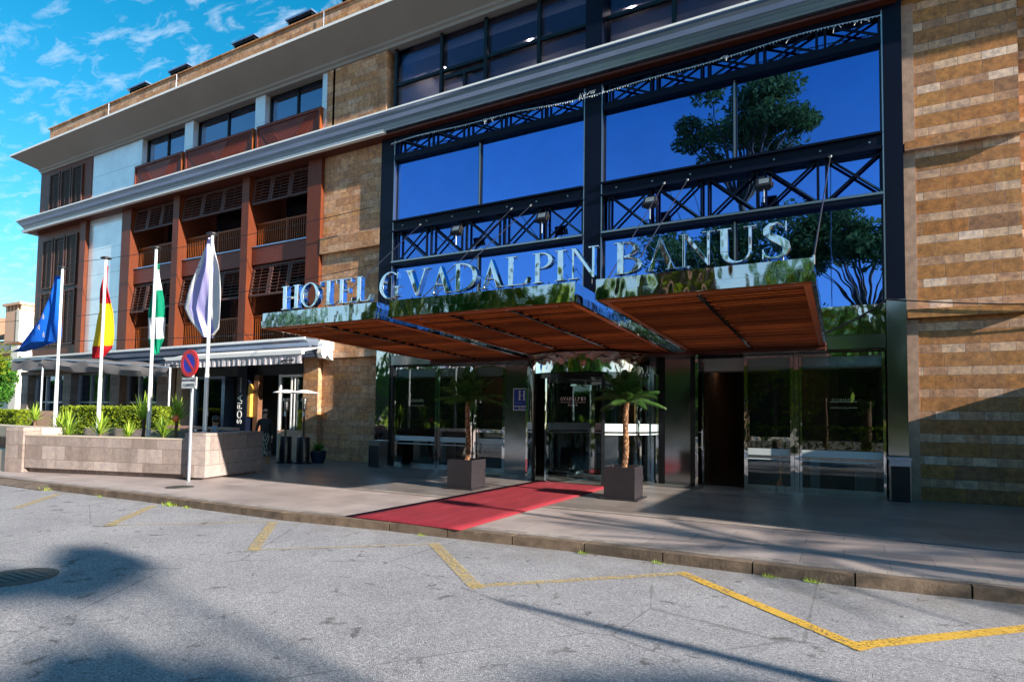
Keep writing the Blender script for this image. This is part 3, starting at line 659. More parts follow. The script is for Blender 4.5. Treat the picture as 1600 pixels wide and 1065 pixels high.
# tiny emblem lines on glass
def decal(xc,z,parent,col='fyel',w_=.52):
    mb=MB(); mb.box(xc-w_/2,xc+w_/2,15.005,15.012,z,z+.012); mb.box(xc-w_/2,xc-w_*.18,15.005,15.012,z-.13,z-.12); mb.box(xc+w_*.18,xc+w_/2,15.005,15.012,z-.13,z-.12)
    L='HOTEL'
    for i,c in enumerate(L): letter_mb(c,xc-.085+i*.036,xc-.057+i*.036,z-.15,z-.11,15.004,15.012,mb=mb)
    L='GVADALPIN'
    for i,c in enumerate(L): letter_mb(c,xc-.22+i*.05,xc-.18+i*.05,z+.03,z+.075,15.004,15.012,mb=mb)
    mb.build('glass_lettering',simple('pale_yellow_lettering',(.5,.5,.28),.5,var=0,bump=0),parent)
decal(.02,2.02,p3); decal(-11.6,2.02,d1)
mb=MB(); mb.prism([(.17,2.0),(.22,2.06),(.235,2.16),(.20,2.24),(.165,2.16),(.155,2.06)],15.004,15.012,'y'); mb.build('leaf_emblem',simple('emblem_yellow',(.75,.75,.05),.5,var=0,bump=0),p3)
# --- revolving door
cx,cy,r=-5.75,14.9,1.72
rd=MB(); rd.mat(0).lathe(cx,cy,[(r+.03,2.68),(r+.03,3.16),(r-.05,3.16),(r-.05,2.68),(r+.03,2.68)],48,PI,2*PI).build('revolving_door','chrome',H,smooth=True)
def arc_panel(a0,a1,z0,z1,rr,th,mat,name,par):
    n=14; mb=MB(); o=[(cx+rr*math.cos(R(a0+(a1-a0)*i/n)),cy+rr*math.sin(R(a0+(a1-a0)*i/n))) for i in range(n+1)]
    i_=[(cx+(rr-th)*math.cos(R(a0+(a1-a0)*i/n)),cy+(rr-th)*math.sin(R(a0+(a1-a0)*i/n))) for i in range(n+1)]
    mb.strip(o,i_,z0,z1,False,'z'); return mb.build(name,mat,par,smooth=True)
RD=[o for o in H.children if o.name.startswith('revolving_door')][0]
for a0,a1 in((182,232),(300,358)):
    arc_panel(a0,a1,.10,2.68,r,.012,'clear_glass','curved_glass',RD)
    arc_panel(a0,a1,.0,.10,r+.012,.05,'chrome','curved_sill',RD)
    arc_panel(a0,a1,1.28,1.46,r+.002,.004,'frost','frosted_stripe',RD); arc_panel(a0,a1,1.2,1.235,r+.002,.004,'frost','frosted_stripe',RD)
for a in(181,208,233,299,329,359):
    x=cx+r*math.cos(R(a));y=cy+r*math.sin(R(a)); MB().box(-.035,.035,-.04,.04,0,2.68,lambda p:Vector((x,y,0))+Matrix.Rotation(R(a),3,'Z')@p).build('post','chrome' if a not in(233,299) else 'frame',RD)
for k,a in enumerate((247,337,67,157)):
    Rm=Matrix.Rotation(R(a),3,'Z'); T=lambda p:Vector((cx,cy,0))+Rm@p
    w=MB().box(.08,1.58,-.005,.005,.12,2.45,T).build('door_wing','clear_glass',RD)
    f=MB(); f.box(.02,.09,-.03,.03,.03,2.55,T).box(1.57,1.65,-.03,.03,.03,2.55,T).box(.09,1.57,-.029,.029,2.45,2.55,T).box(.09,1.57,-.029,.029,.03,.13,T).build('door_wing_frame','chrome',RD)
    f=MB(); f.box(.1,1.56,-.012,-.007,1.28,1.46,T).box(.1,1.56,-.012,-.007,1.2,1.235,T).build('frosted_stripe','frost',RD)
mb=MB(); mb.lathe(cx,cy,[(.001,2.56),(r-.08,2.56),(r-.08,2.67),(.001,2.67)],40); mb.build('drum_ceiling','frame',RD)
mb=MB(); rz=R(266)
tx,ty=cx,cy-r+.26
for i,c in enumerate('GVADALPIN'): letter_mb(c,-5.98+i*.075-.0,-5.92+i*.075,2.0,2.085,13.33,13.335,mb=mb)
mb.box(-6.0,-5.32,13.33,13.336,1.955,1.962)
for i,c in enumerate('BANUS'): letter_mb(c,-5.78+i*.05,-5.745+i*.05,1.87,1.925,13.33,13.335,mb=mb)
mb.build('glass_lettering','white',RD)
# lobby interior
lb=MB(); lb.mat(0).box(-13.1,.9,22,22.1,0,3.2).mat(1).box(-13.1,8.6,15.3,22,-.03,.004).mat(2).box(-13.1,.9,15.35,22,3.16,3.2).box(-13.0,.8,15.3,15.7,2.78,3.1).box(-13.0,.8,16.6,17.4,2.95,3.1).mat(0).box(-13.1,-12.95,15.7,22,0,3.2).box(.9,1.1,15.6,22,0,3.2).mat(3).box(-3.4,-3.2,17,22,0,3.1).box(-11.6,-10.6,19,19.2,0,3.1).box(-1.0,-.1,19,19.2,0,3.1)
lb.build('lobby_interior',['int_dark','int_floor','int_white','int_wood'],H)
ls=MB()
for k in range(9): ls.lathe(-12+k*1.5,18+.7*(k%3),[(.001,3.155),(.05,3.15),(.05,3.165)],10)
t=NT('ceiling_spot_glow'); t.b.inputs['Emission Color'].default_value=(1,.85,.65,1); t.b.inputs['Emission Strength'].default_value=14; M['spot']=t.m
ls.build('ceiling_spot','spot',H)
t=NT('upper_lamp_glow'); t.b.inputs['Emission Color'].default_value=(1,.93,.85,1); t.b.inputs['Emission Strength'].default_value=30; M['spot2']=t.m
US.build('upper_ceiling_spot','spot2',H)
# --- restaurant ground floor on the left
GC=[(-37.6,-36.9),(-33.4,-32.68),(-29.25,-28.5),(-25.65,-24.9)]
for a,b in GC: B(a,b,15.2,16.0,0,3.5).build('stone_column','planter_stone',H)
B(-25.0,-24.88,15.21,15.95,0,3.45).build('column_edge','cream',H)
for (a,b) in((-36.9,-33.4),(-32.68,-29.25),(-28.5,-25.65)):
    w=B(a,b,15.6,15.62,.3,3.3).build('window','dark_glass',H); f=MB(); n=3 if b-a>3.3 else 3
    for k in range(n+1): x=a+(b-a-.06)*k/n; f.box(x,x+.06,15.52,15.6,0,3.4)
    f.box(a,b,15.53,15.599,1.95,2.02); f.box(a,b,15.53,15.598,3.3,3.4); f.box(a,b,15.53,15.598,0,.3); f.build('window_frame','galv',w)
B(-37.6,-16.62,15.15,15.6,3.35,3.55).build('lintel','soffit',H)
B(-37.6,-16.6,17.5,17.6,0,3.4).build('restaurant_back_wall','int_dark',H)
B(-37.6,-16.6,15.65,17.5,-.02,.006).build('restaurant_floor','int_floor',H)
B(-28.0,-26.7,17.2,17.45,0,3.0).build('timber_screen','int_wood',H)
w=B(-22.75,-21.1,15.1,15.12,.1,2.9).build('window','clear_glass',H); f=MB(); f.box(-22.8,-22.7,15.04,15.14,0,3.0).box(-21.12,-21.04,15.04,15.14,0,3.0).box(-22.7,-21.12,15.05,15.13,2.9,3.0).build('window_frame','cornice',w)
B(-24.3,-24.05,15.0,15.6,0,3.35).build('door_frame','int_wood',H); B(-23.95,-23.6,15.0,15.6,0,3.35).build('door_frame','cream',H)
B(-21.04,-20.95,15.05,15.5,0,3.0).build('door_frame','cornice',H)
mb=MB(); mb.box(-23.6,-16.62,15.12,15.6,2.98,3.35); mb.build('lintel','black',H)
w=B(-19.2,-18.95,14.99,15.2,0,3.0).build('timber_post','int_wood',H)
w=B(-17.85,-16.75,15.1,15.12,1.02,2.9).build('window','clear_glass',H); f=MB(); f.box(-17.92,-17.84,15.04,15.14,0,3.0).box(-17.3,-17.24,15.05,15.13,1.02,2.9).box(-17.12,-17.08,15.05,15.13,1.02,2.9).box(-17.84,-16.75,15.05,15.13,2.9,2.98).build('window_frame','white',w)
B(-17.84,-16.63,15.0,15.2,0,1.0).build('plinth','peach',H); 
# ground cornice + bracket
def cprof(x0,x1,P): 
    mb=MB(); mb.prism([(15-p[0],p[1]) for p in P],x0,x1,'x'); return mb
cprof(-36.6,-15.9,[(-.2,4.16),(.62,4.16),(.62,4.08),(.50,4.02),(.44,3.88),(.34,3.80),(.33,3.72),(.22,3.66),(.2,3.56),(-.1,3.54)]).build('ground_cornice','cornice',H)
cprof(-36.7,-15.88,[(.625,4.18),(.68,4.18),(.68,4.10),(.625,4.10)]).build('ground_cornice_trim','white',H)
# white awning
aw=MB(); aw.mat(0)
def awrow(y,z): return (y,z)
aw.prism([(14.45,3.80),(14.38,3.82),(13.62,3.60),(13.60,3.57)],-22.4,-15.2,'x')
o=aw.build('awning','awn_white',H,label='white folding-arm awning over the restaurant door')
ab=MB(); ab.box(-22.45,-15.1,13.52,13.64,3.50,3.62); ab.box(-22.45,-22.35,13.52,14.4,3.5,3.56); ab.build('awning_bar','white',o)
v=MB(); n=90
for k in range(n+1):
    x=-22.42+7.28*k/n; dy=.018*math.sin(k*1.9)+.012*math.sin(k*.7)
    v.v+= [(x,13.56+dy*.2,3.50),(x+.02*math.sin(k),13.56+dy,3.20)]
v.add([],[]); 
for k in range(n): v.f.append((2*k,2*k+2,2*k+3,2*k+1)); v.mi.append(0)
v.build('valance','awn',o)
mk=MB()
for xc in(-15.75,-21.8):
    for i in range(9): mk.box(xc-.30+i*.065,xc-.25+i*.065,13.52,13.535,3.28,3.32+.01*(i%3))
    mk.sphere((xc,13.53,3.385),.03,6)
mk.build('awning_print','blackcloth',o)
br=MB(); br.prism([(15.0,4.10),(14.62,4.12),(14.5,3.95),(14.45,3.62),(14.5,3.48),(14.62,3.45),(14.7,3.6),(14.85,3.45),(15.0,3.42)],-15.42,-15.2,'x'); br.build('awning_bracket','white',o)
# grey terrace awning, sagging
ta=MB(); n=40
P0=[(-29.2,12.5),( -21.2,12.9)]
for k in range(n+1):
    u=k/n; x=-29.2+8.0*u; y=12.5+.5*u; zt=3.72-.55*u+.03*math.sin(u*19); zb=3.28-.48*u+.035*math.sin(u*14+1)
    ta.v+=[(x,y+.04*math.sin(u*31),zt),(x,y-.08+.05*math.sin(u*23),(zt+zb)/2),(x,y+.03*math.sin(u*27+2),zb),(x,15.1,zt+.2)]
for k in range(n):
    a=4*k;b=a+4
    for f_ in((a,b,b+1,a+1),(a+1,b+1,b+2,a+2),(a+3,b+3,b,a)): ta.f.append(f_); ta.mi.append(0)
m=len(ta.v)
for k in range(11):
    u=k/10; x=-29.2-2.6*u;y=12.5+.0*u; ta.v+=[(x,y+.05*math.sin(k),3.72+.02*math.sin(k*2)),(x,y-.05,3.28+.03*math.sin(k*1.3))]
for k in range(10): a=m+2*k; ta.f.append((a,a+2,a+3,a+1)); ta.mi.append(0)
to=ta.build('terrace_awning','film2',H,smooth=True,label='sagging grey translucent awning over the terrace')
rd_=MB(); rd_.tube((-31.8,12.5,3.70),(-29.2,12.5,3.70),.03).tube((-29.2,12.5,3.72),(-21.2,13.0,3.18),.03).tube((-29.2,12.52,0),(-29.2,12.52,3.7),.04).tube((-21.2,13.02,0),(-21.2,13.02,3.16),.04); rd_.build('awning_frame','galv',to)
# ---------------- canopy
CZ=[(-10.66,-7.54,1),(-7.24,-3.58,2),(-3.24,-.30,1)]
for (a,b,nb) in CZ:
    yf=8.5; yb=14.85; zf=3.38; zbk=3.20
    s0=MB(); zz=lambda y:zf+(zbk-zf)*(y-yf)/(yb-yf)
    # sheet-metal tray top
    tray=MB(); tray.prism([(yf+.03,3.56),(yf+.03,3.66),(yb,3.50),(yb,3.40)],a+.03,b-.03,'x'); c_=tray.build('canopy','chrome_dark',H)
    fa=MB(); fa.box(a,b,yf-.02,yf+.03,3.50,3.68); fa.box(a,b,yf-.05,yf+.03,3.37,3.495); fa.box(a,b,yf-.055,yf-.02,3.495,3.505)
    for x0,x1 in((a,a+.03),(b-.03,b)): fa.prism([(yf+.03,3.50),(yf+.03,3.68),(yb,3.50),(yb,3.32)],x0,x1,'x'); 
    fa.prism([(yf+.03,3.37),(yf+.03,3.495),(yb,3.315),(yb,3.19)],a-.02,a+.03,'x'); fa.prism([(yf+.03,3.37),(yf+.03,3.495),(yb,3.315),(yb,3.19)],b-.03,b+.02,'x')
    fa.build('fascia','chrome',c_)
    fr=MB(); fr.box(a+.035,b-.035,yf+.035,yf+.16,3.355,3.44); fr.prism([(yf+.16,3.36),(yf+.16,3.44),(yb,3.27),(yb,3.19)],a+.035,a+.13,'x'); fr.prism([(yf+.16,3.36),(yf+.16,3.44),(yb,3.27),(yb,3.19)],b-.13,b-.035,'x'); fr.build('timber_frame','slat',c_)
    sl=MB(); y=yf+.22
    while y<yb-.15:
        z=zz(y); sl.prism([(y,z+.0),(y+.10,z+.022),(y+.098,z+.045),(y-.002,z+.023)],a+.12,b-.12,'x'); y+=.155
    for k in range(1,nb+1):
        x=a+(b-a)*k/(nb+1); y=yf+.26
        while y<yb-.2: z=zz(y); sl.box(x+.03,x+.10,y,y+.05,z-.02,z-.003); y+=.31  # clip rows along each beam, joined to the same mesh
    sl.build('slats_and_clips','slat',c_)
    # light battens along beams
    for k in range(1,nb+1):
        x=a+(b-a)*k/(nb+1); bm2=MB(); bm2.prism([(yf+.16,3.345),(yf+.16,3.42),(yb-.1,3.25),(yb-.1,3.175)],x-.03,x+.03,'x')
        bm2.build('beam','frame',c_)
    stn=MB(); k=a+.6
    while k<b: stn.sphere((k,yf+.10,3.35),.014,5); k+=.9
    stn.build('studs','steel',c_)
    # dark sheet added over the timbers, standing in for the shaded void
    B(a+.05,b-.05,yf+.05,yb-.05,3.47,3.50).build('dark_void_sheet','frame',c_)
B(-10.66,-.30,14.35,14.9,3.12,3.19).build('canopy_wall_beam','soffit',H)
rods=[((-11.44,14.75,7.5),(-9.0,8.75,3.7)),((-8.2,14.75,7.5),(-6.8,8.8,3.7)),((-7.59,14.75,7.5),(-6.55,8.8,3.7)),((-3.85,14.75,7.47),(-3.2,8.8,3.7)),((-3.28,14.75,7.45),(-2.88,8.8,3.7)),((-.18,14.75,7.42),(-.31,8.62,3.7))]
for i,(p,q) in enumerate(rods): MB().tube(p,q,.011,n=6).sphere(p,.04,6).tube((q[0],q[1],3.62),(q[0],q[1],3.74),.02).build('stay_rod','steel',H)
# ================================================================== SIGNS
LT=[('H',-10.25,-9.68),('O',-9.67,-9.15),('T',-9.13,-8.66),('E',-8.63,-8.25),('L',-8.18,-7.78),('G',-7.58,-7.08),('V',-6.98,-6.45),('A',-6.42,-5.95),('D',-5.91,-5.42),('A',-5.38,-4.91),('L',-4.87,-4.44),('P',-4.37,-4.01),('I',-3.99,-3.77),('N',-3.75,-3.24),('B',-3.0,-2.56),('A',-2.54,-2.05),('N',-2.05,-1.53),('U',-1.51,-.98),('S',-.94,-.58)]
words=[(0,5,'HOTEL','tall mirror-steel serif letters reading HOTEL on the left canopy section'),(5,14,'GVADALPIN','tall mirror-steel serif letters reading GVADALPIN on the middle canopy section'),(14,19,'BANUS','tall mirror-steel serif letters reading BANUS on the right canopy section')]
for a,b,wd_,lab in words:
    S=empty('lettering_sign',((LT[a][1]+LT[b-1][2])/2,8.65,3.68),lab,'sign','letter words along the canopy front')
    for c,x0,x1 in LT[a:b]:
        mb=letter_mb(c,x0,x1,3.745,4.235,8.58,8.70)
        l=mb.build('letter','letter',S); bv=l.modifiers.new('b','BEVEL'); bv.width=.007; bv.segments=2; bv.limit_method='ANGLE'
        pn=MB(); 
        for x in(x0+(x1-x0)*.25,x0+(x1-x0)*.75): pn.tube((x,8.64,3.66),(x,8.64,3.76),.009,n=6)
        pn.build('mounting_pins','frame',l)
# plate with H
S=empty('hotel_class_sign',(-7.86,14.9,1.77),'blue plate with white H, five stars and PLAYA on the steel panel','sign')
B(-8.14,-7.58,14.895,14.925,1.77,2.39).build('plate','white',S)
o=MB().box(-8.115,-7.605,14.889,14.895,1.90,2.365).box(-8.115,-7.605,14.889,14.895,1.795,1.875).build('blue_field','hblue',S)
letter_mb('H',-7.98,-7.74,2.06,2.32,14.882,14.889).build('letter','white',S)
st=MB()
for k in range(5):
    x=-8.03+k*.085; pts=[]
    for i in range(10): a=PI/2+i*PI/5; rr=.024 if i%2==0 else .010; pts.append((x+rr*math.cos(a),1.97+rr*math.sin(a)))
    st.prism(pts,14.884,14.889,'y')
st.build('stars','cornice',S)
q=text_obj('lettering','PLAYA',.075,'white',S,.002); place_text(q,-7.86,14.886,1.834,S)
# SOFIA column sign
S=empty('restaurant_column_sign',(-19.6,14.95,0),'tall dark blue column with white vertical lettering SOFIA','sign')
B(-19.9,-19.35,14.8,15.1,0,3.34).build('column_panel','navy',S)
q=text_obj('lettering','SOFIA',.36,'white',S,.005,xs=1.15); place_text(q,-19.68,14.79,1.72,S,(PI/2,-PI/2,0))
q=text_obj('small_lettering','RESTAURANT',.09,'white',S,.003,xs=1.0); place_text(q,-19.66,14.79,2.62,S,(PI/2,-PI/2,0))
o=MB().box(-19.34,-19.2,14.85,14.98,1.45,2.5).prism([(-19.34,2.5),(-19.2,2.5),(-19.24,2.62),(-19.29,2.66)],14.85,14.98,'y').build('gilded_wall_piece','gold'); tag(o,'tall gilded panel catching sun beside the dark blue sign column','ornament')
# road sign
S=empty('road_sign',(-13.45,8.78,0),'round blue and red no-parking sign with white plate on a grey pole','road sign')
MB().tube((-13.43,8.80,0),(-13.43,8.80,3.0),.038,n=12).build('pole','galv',S,smooth=True)
T=lambda p:Vector((-13.46,8.72,2.74))+Matrix.Rotation(R(0),3,'Z')@Vector(p)
def disc(r0,r1,y0,y1,mat,nm):
    o_=[(-13.46+r1*math.cos(2*PI*i/40),2.74+r1*math.sin(2*PI*i/40)) for i in range(40)]
    mb=MB()
    if r0: mb.strip(o_,[(-13.46+r0*math.cos(2*PI*i/40),2.74+r0*math.sin(2*PI*i/40)) for i in range(40)],y0,y1,True)
    else: mb.prism(o_,y0,y1,'y')
    return mb.build(nm,mat,S)
disc(0,.315,8.722,8.74,'galv','disc_back'); disc(.222,.32,8.712,8.745,'red','red_rim'); disc(0,.222,8.716,8.722,'signblue','blue_field')
c45=math.cos(R(45)); L_=.225;h=.032
pts=[]; 
for sx,sz in((-1,1),(1,-1)):
    pts+= [(-13.46+sx*L_*c45+h*c45*(1 if sx<0 else -1)*1,2.74+sz*L_*c45+h*c45*(1 if sx<0 else -1)),(-13.46+sx*L_*c45-h*c45*(1 if sx<0 else -1),2.74+sz*L_*c45-h*c45*(1 if sx<0 else -1))]
MB().prism([pts[0],pts[1],pts[2],pts[3]],8.711,8.716,'y').build('diagonal_bar','red',S)
pl=MB().box(-13.74,-13.18,8.722,8.745,2.14,2.41).build('plate','white',S)
bd=MB().box(-13.73,-13.19,8.718,8.722,2.395,2.402).box(-13.73,-13.19,8.718,8.722,2.148,2.155).box(-13.73,-13.723,8.718,8.722,2.155,2.395).box(-13.197,-13.19,8.718,8.722,2.155,2.395).build('plate_border','black',pl)
q=text_obj('lettering','EXCEPTO BUSES',.082,'black',pl,.002,xs=.86); place_text(q,-13.46,8.720,2.335,pl)
q=text_obj('lettering','CLIENTES',.10,'black',pl,.002); place_text(q,-13.46,8.720,2.22,pl)
# ================================================================== FLOODLIGHTS
F0=empty('floodlight',(0,0,0),'x','floodlight')
pf=MB().tube((0,-.05,-.42),(0,-.05,-.12),.015).build('bracket','galv',F0)
Tt=lambda p:Matrix.Rotation(R(-28),3,'X')@Vector(p)
MB().box(-.16,.16,-.10,.04,-.12,.13,Tt).box(-.12,.12,.04,.10,-.09,.09,Tt).box(-.2,-.17,-.03,.0,-.13,.02,Tt).box(.17,.2,-.03,.0,-.13,.02,Tt).build('housing','black',F0)
MB().box(-.105,.105,-.106,-.101,-.055,.09,Tt).build('lens','lensglass',F0)
labs=['floodlight nearest the stone wall, above the letters V A on the truss','floodlight above the letters L P, left of the middle steel column','floodlight just right of the middle steel column, above the letter A of BANUS','floodlight above the last letters U S, nearest the right steel column']
for i,(x,z) in enumerate([(-9.83,6.98),(-7.05,6.95),(-4.1,6.9),(-1.5,6.9)]):
    f=F0 if i==0 else copy_tree(F0); f.location=(x,14.42,z); f['label']=labs[i]; f['category']='floodlight'; f['group']='floodlights on the truss'
# ================================================================== LIGHT STRING
ls=MB(); pts=[]; n=190
for k in range(n+1):
    u=k/n; x=-12.6+13.4*u; z=10.28+.05*math.sin(u*9)+.05*math.sin(u*23)*.5-.06*math.sin(u*PI); pts.append((x,14.68,z))
ls.mat(0)
for a,b in zip(pts,pts[1:]): ls.tube(a,b,.012,n=4,cap=False)
ls.mat(1)
for k,p in enumerate(pts):
    if k%1==0: ls.tube(p,(p[0]+.01*random.uniform(-1,1),p[1]-.02,p[2]-random.uniform(.03,.06)),.012,.006,n=5)
for k in range(30):
    x0=random.choice([-6.0,-5.6,-9,-2.2,-1,0.1,.4]); x=x0+random.uniform(-.2,.2); ls.tube((x,14.66,10.28),(x+random.uniform(-.1,.1),14.64,10.28-random.uniform(.05,.16)),.008,n=4)
tag(ls.build('light_string',['galv','bulb']),'string of unlit clear bulbs sagging under the cornice over the glass bay','string lights')
# cables
def cable(pts,r,lab,name='cable'):
    mb=MB(); mb.path([Vector(p) for p in pts],r,5); return tag(mb.build(name,'black'),lab,'cable')
def sag(p,q,s,n=12): p=Vector(p);q=Vector(q); return [p.lerp(q,i/n)-Vector((0,0,s*4*(i/n)*(1-i/n))) for i in range(n+1)]
cable(sag((-.75,14.80,3.4),(.84,14.80,4.18),.1)+sag((.85,14.80,4.18),(3.3,14.8,3.88),.03)+[Vector((8,14.8,4.1))],.014,'black cable strung from the canopy corner across the stone wall')
cable(sag((-33,14.4,8.55),(-13.2,14.6,8.3),.25),.012,'highest thin wire strung across the timber balconies')
cable(sag((-33,12,5.4),(-13.2,14.6,6.4),.35),.012,'middle thin wire crossing the white panel below the flag tops')
cable(sag((-36,12,4.7),(-17,14.0,4.3),.1),.012,'lowest thin wire just above the terrace awning')
# ================================================================== FLAGPOLES & FLAGS
def flagpole(x,y,h,lab):
    P=empty('flagpole',(x,y,0),lab,'flagpole','white flagpoles')
    MB().tube((x,y,0),(x,y,h*.42),.058,.05,14).tube((x,y,h*.42),(x,y,h),.042,.036,14).build('pole','pole',P,smooth=True)
    MB().lathe(x,y,[(.001,h+.07),(.09,h+.05),(.14,h+.02),(.14,h),(.001,h-.01)],18).build('finial','black',P,smooth=True)
    MB().box(x+.04,x+.075,y-.02,y+.02,1.5,1.62).tube((x+.055,y,1.5),(x+.05,y,h),.006,n=5).build('halyard','white',P)
flagpole(-21.24,9.5,6.0,'flagpole with the blue starred flag, leftmost of the row')
flagpole(-18.8,9.5,6.02,'flagpole with the red and yellow flag')
flagpole(-16.32,9.5,6.02,'flagpole with the green and white flag')
flagpole(-13.93,9.5,6.08,'flagpole with the lavender flag, behind the planter wall corner')
def flag(rows,cols,colf,lab,amp=.09,k=5,y0=9.66,seed=0,names=None,extra=None):
    rows=[(1.6+(a-1.6)*1.022,b*1.022,c*1.022) for a,b,c in rows]; zs=[r[0] for r in rows]; NV=60;NU=22; mb=MB()
    def at(z):
        for a,b in zip(rows,rows[1:]):
            if b[0]<=z<=a[0]: t=(a[0]-z)/(a[0]-b[0]); return a[1]+(b[1]-a[1])*t,a[2]+(b[2]-a[2])*t
        return rows[-1][1],rows[-1][2]
    for i in range(NV+1):
        v=i/NV; z=zs[0]+(zs[-1]-zs[0])*v; xl,xr=at(z); xl+=.02*math.sin(v*17+seed); xr+=.015*math.sin(v*13+seed)
        for j in range(NU+1):
            u=j/NU; x=xl+(xr-xl)*u
            y=y0+amp*math.sin(u*k+v*2.2+seed)*min(1,v*3+.2)+amp*.4*math.sin(u*k*2.3-v*3)+.018*math.sin(u*15+v*6+seed)+.010*math.sin(u*27-v*9)
            mb.v.append((x,y,z-.03*math.sin(u*PI)*v))
    for i in range(NV):
        for j in range(NU):
            a=i*(NU+1)+j; mb.f.append((a,a+NU+1,a+NU+2,a+1)); mb.mi.append(colf((j+.5)/NU,(i+.5)/NV))
    o=mb.build('flag',cols,smooth=True); md=o.modifiers.new('s','SOLIDIFY'); md.thickness=.004
    return tag(o,lab,'flag','flags on the poles')
f1=flag([(5.75,-21.49,-21.33),(5.03,-22.05,-21.3),(4.45,-22.6,-21.28),(3.95,-23.4,-21.22),(3.75,-23.72,-21.24),(3.58,-23.9,-22.6),(3.50,-24.0,-23.6)],['fblue'],lambda u,v:0,'blue flag with white stars hanging left of its pole',.14,6)
for (x,z) in((-22.08,4.52),(-22.32,4.2),(-22.0,3.95)):
    pts=[]
    for q_ in range(10): a=PI/2+q_*PI/5; rr=.10 if q_%2==0 else .04; pts.append((x+rr*math.cos(a),z+rr*math.sin(a)))
    MB().prism(pts,9.40,9.405,'y').build('star','fwhite',f1)
def c2(u,v):
    if v<.42: return 0 if u>.5 else (3 if v<.3 else 2)  # upper left of the red painted darker, standing for shade
    if v<.86: return 1
    return 0
flag([(5.79,-18.71,-18.6),(5.52,-18.82,-18.55),(5.15,-18.89,-18.48),(4.78,-18.96,-18.38),(4.41,-19.02,-18.32),(4.04,-19.08,-18.32),(3.67,-19.15,-18.32),(3.39,-19.2,-18.4),(3.12,-18.99,-18.89)],['fred','fyel','fpink',cloth('flag_shaded_red',(.22,.07,.05))],c2,'red and yellow striped flag hanging in folds on its pole',.09,5,seed=1)
def c3(u,v): return 0 if v<.07 else (1 if v<.30 else (0 if v<.60 else (1 if v<.84 else 0)))
f3=flag([(5.57,-16.21,-16.13),(5.26,-16.25,-16.04),(4.92,-16.31,-15.96),(4.58,-16.37,-15.91),(4.23,-16.41,-15.88),(3.88,-16.38,-15.86),(3.53,-16.33,-15.86),(3.33,-16.2,-15.96),(3.14,-16.1,-16.01)],['fgreen','fwhite'],c3,'green and white flag with a small emblem hanging narrow on its pole',.07,4,seed=2)
MB().sphere((-16.38,9.52,4.06),.06,6,(1,.15,1.2)).build('emblem','fyel',f3)
f4=flag([(5.98,-13.98,-13.88),(5.54,-14.16,-13.72),(5.08,-14.39,-13.59),(4.6,-14.62,-13.49),(4.25,-14.75,-13.44),(3.93,-14.47,-13.43),(3.67,-14.19,-13.44),(3.48,-13.98,-13.7)],['flav','fwhite'],lambda u,v:1 if (u>.62 or u<.12) else 0,'lavender flag painted white where sunlit, with a thin curled letter mark',.09,5,seed=3)  # white right part is sunlight painted onto the lavender cloth
s=MB(); s.strip(ell(-14.42,5.18,.10,.13,50,320,16),ell(-14.42,5.18,.085,.115,50,320,16),9.48,9.485,False); s.strip(ell(-14.36,5.02,.05,.06,-20,200,10),ell(-14.36,5.02,.04,.05,-20,200,10),9.475,9.48,False); s.build('flag_mark','navy_flag',f4)
# ================================================================== PLANTER WALL, HEDGE, PLANTS
W=empty('planter_wall',(-15.8,8.4,0),'low grey travertine planter wall with a recessed base in front of the terrace','low wall')
def quadwall(p,q,th,z0,z1,mat,name,par,off=0):
    p=Vector(p);q=Vector(q);d=(q-p).normalized();n=Vector((-d.y,d.x)); p=p+n*off;q=q+n*off
    a,b,c,e=p,q,q+n*th,p+n*th
    return MB().prism([(a.x,a.y),(b.x,b.y),(c.x,c.y),(e.x,e.y)],z0,z1,'z').build(name,mat,par)
A=(-18.36,7.58);Bp=(-13.66,8.84)
quadwall(A,Bp,.30,.12,.93,'planter_stone','front_wall',W); quadwall(A,Bp,.25,-.02,.12,'planter_stone','recessed_base',W,.13)
quadwall((-18.36,7.58),(-13.66,8.84),.34,.93,.955,'cream','wall_coping',W,-.01)
quadwall((-18.92,7.40),(-18.38,7.545),.55,-.02,1.14,'planter_stone','end_block',W,-.02)
MB().prism([(-13.64,8.80),(-13.12,8.98),(-13.80,11.12),(-14.4,10.95)],.06,1.10,'z').build('end_block','planter_stone',W)
MB().prism([(-13.55,8.95),(-13.28,9.05),(-13.92,11.05),(-14.3,10.9)],-.02,.06,'z').build('recessed_base','planter_stone',W)
MB().prism([(-21,10.2),(-14.2,10.9),(-14.2,11.1),(-21,10.4)],0,1.05,'z').build('rear_wall','planter_stone',W)
MB().prism([(-18.3,7.9),(-13.8,9.1),(-14.3,10.9),(-23,10.3),(-23,8.2)],.0,.82,'z').build('soil','earth',W)
MB().prism([(-23.5,8.35),(-18.5,7.95),(-18.5,8.6),(-23.5,9.0)],.0,1.12,'z').build('cream_return_wall','cream',W)
MB().prism([(-26,7.6),(-18.95,7.42),(-18.95,7.7),(-26,7.9)],.0,.55,'z').build('low_left_wall','cream',W)
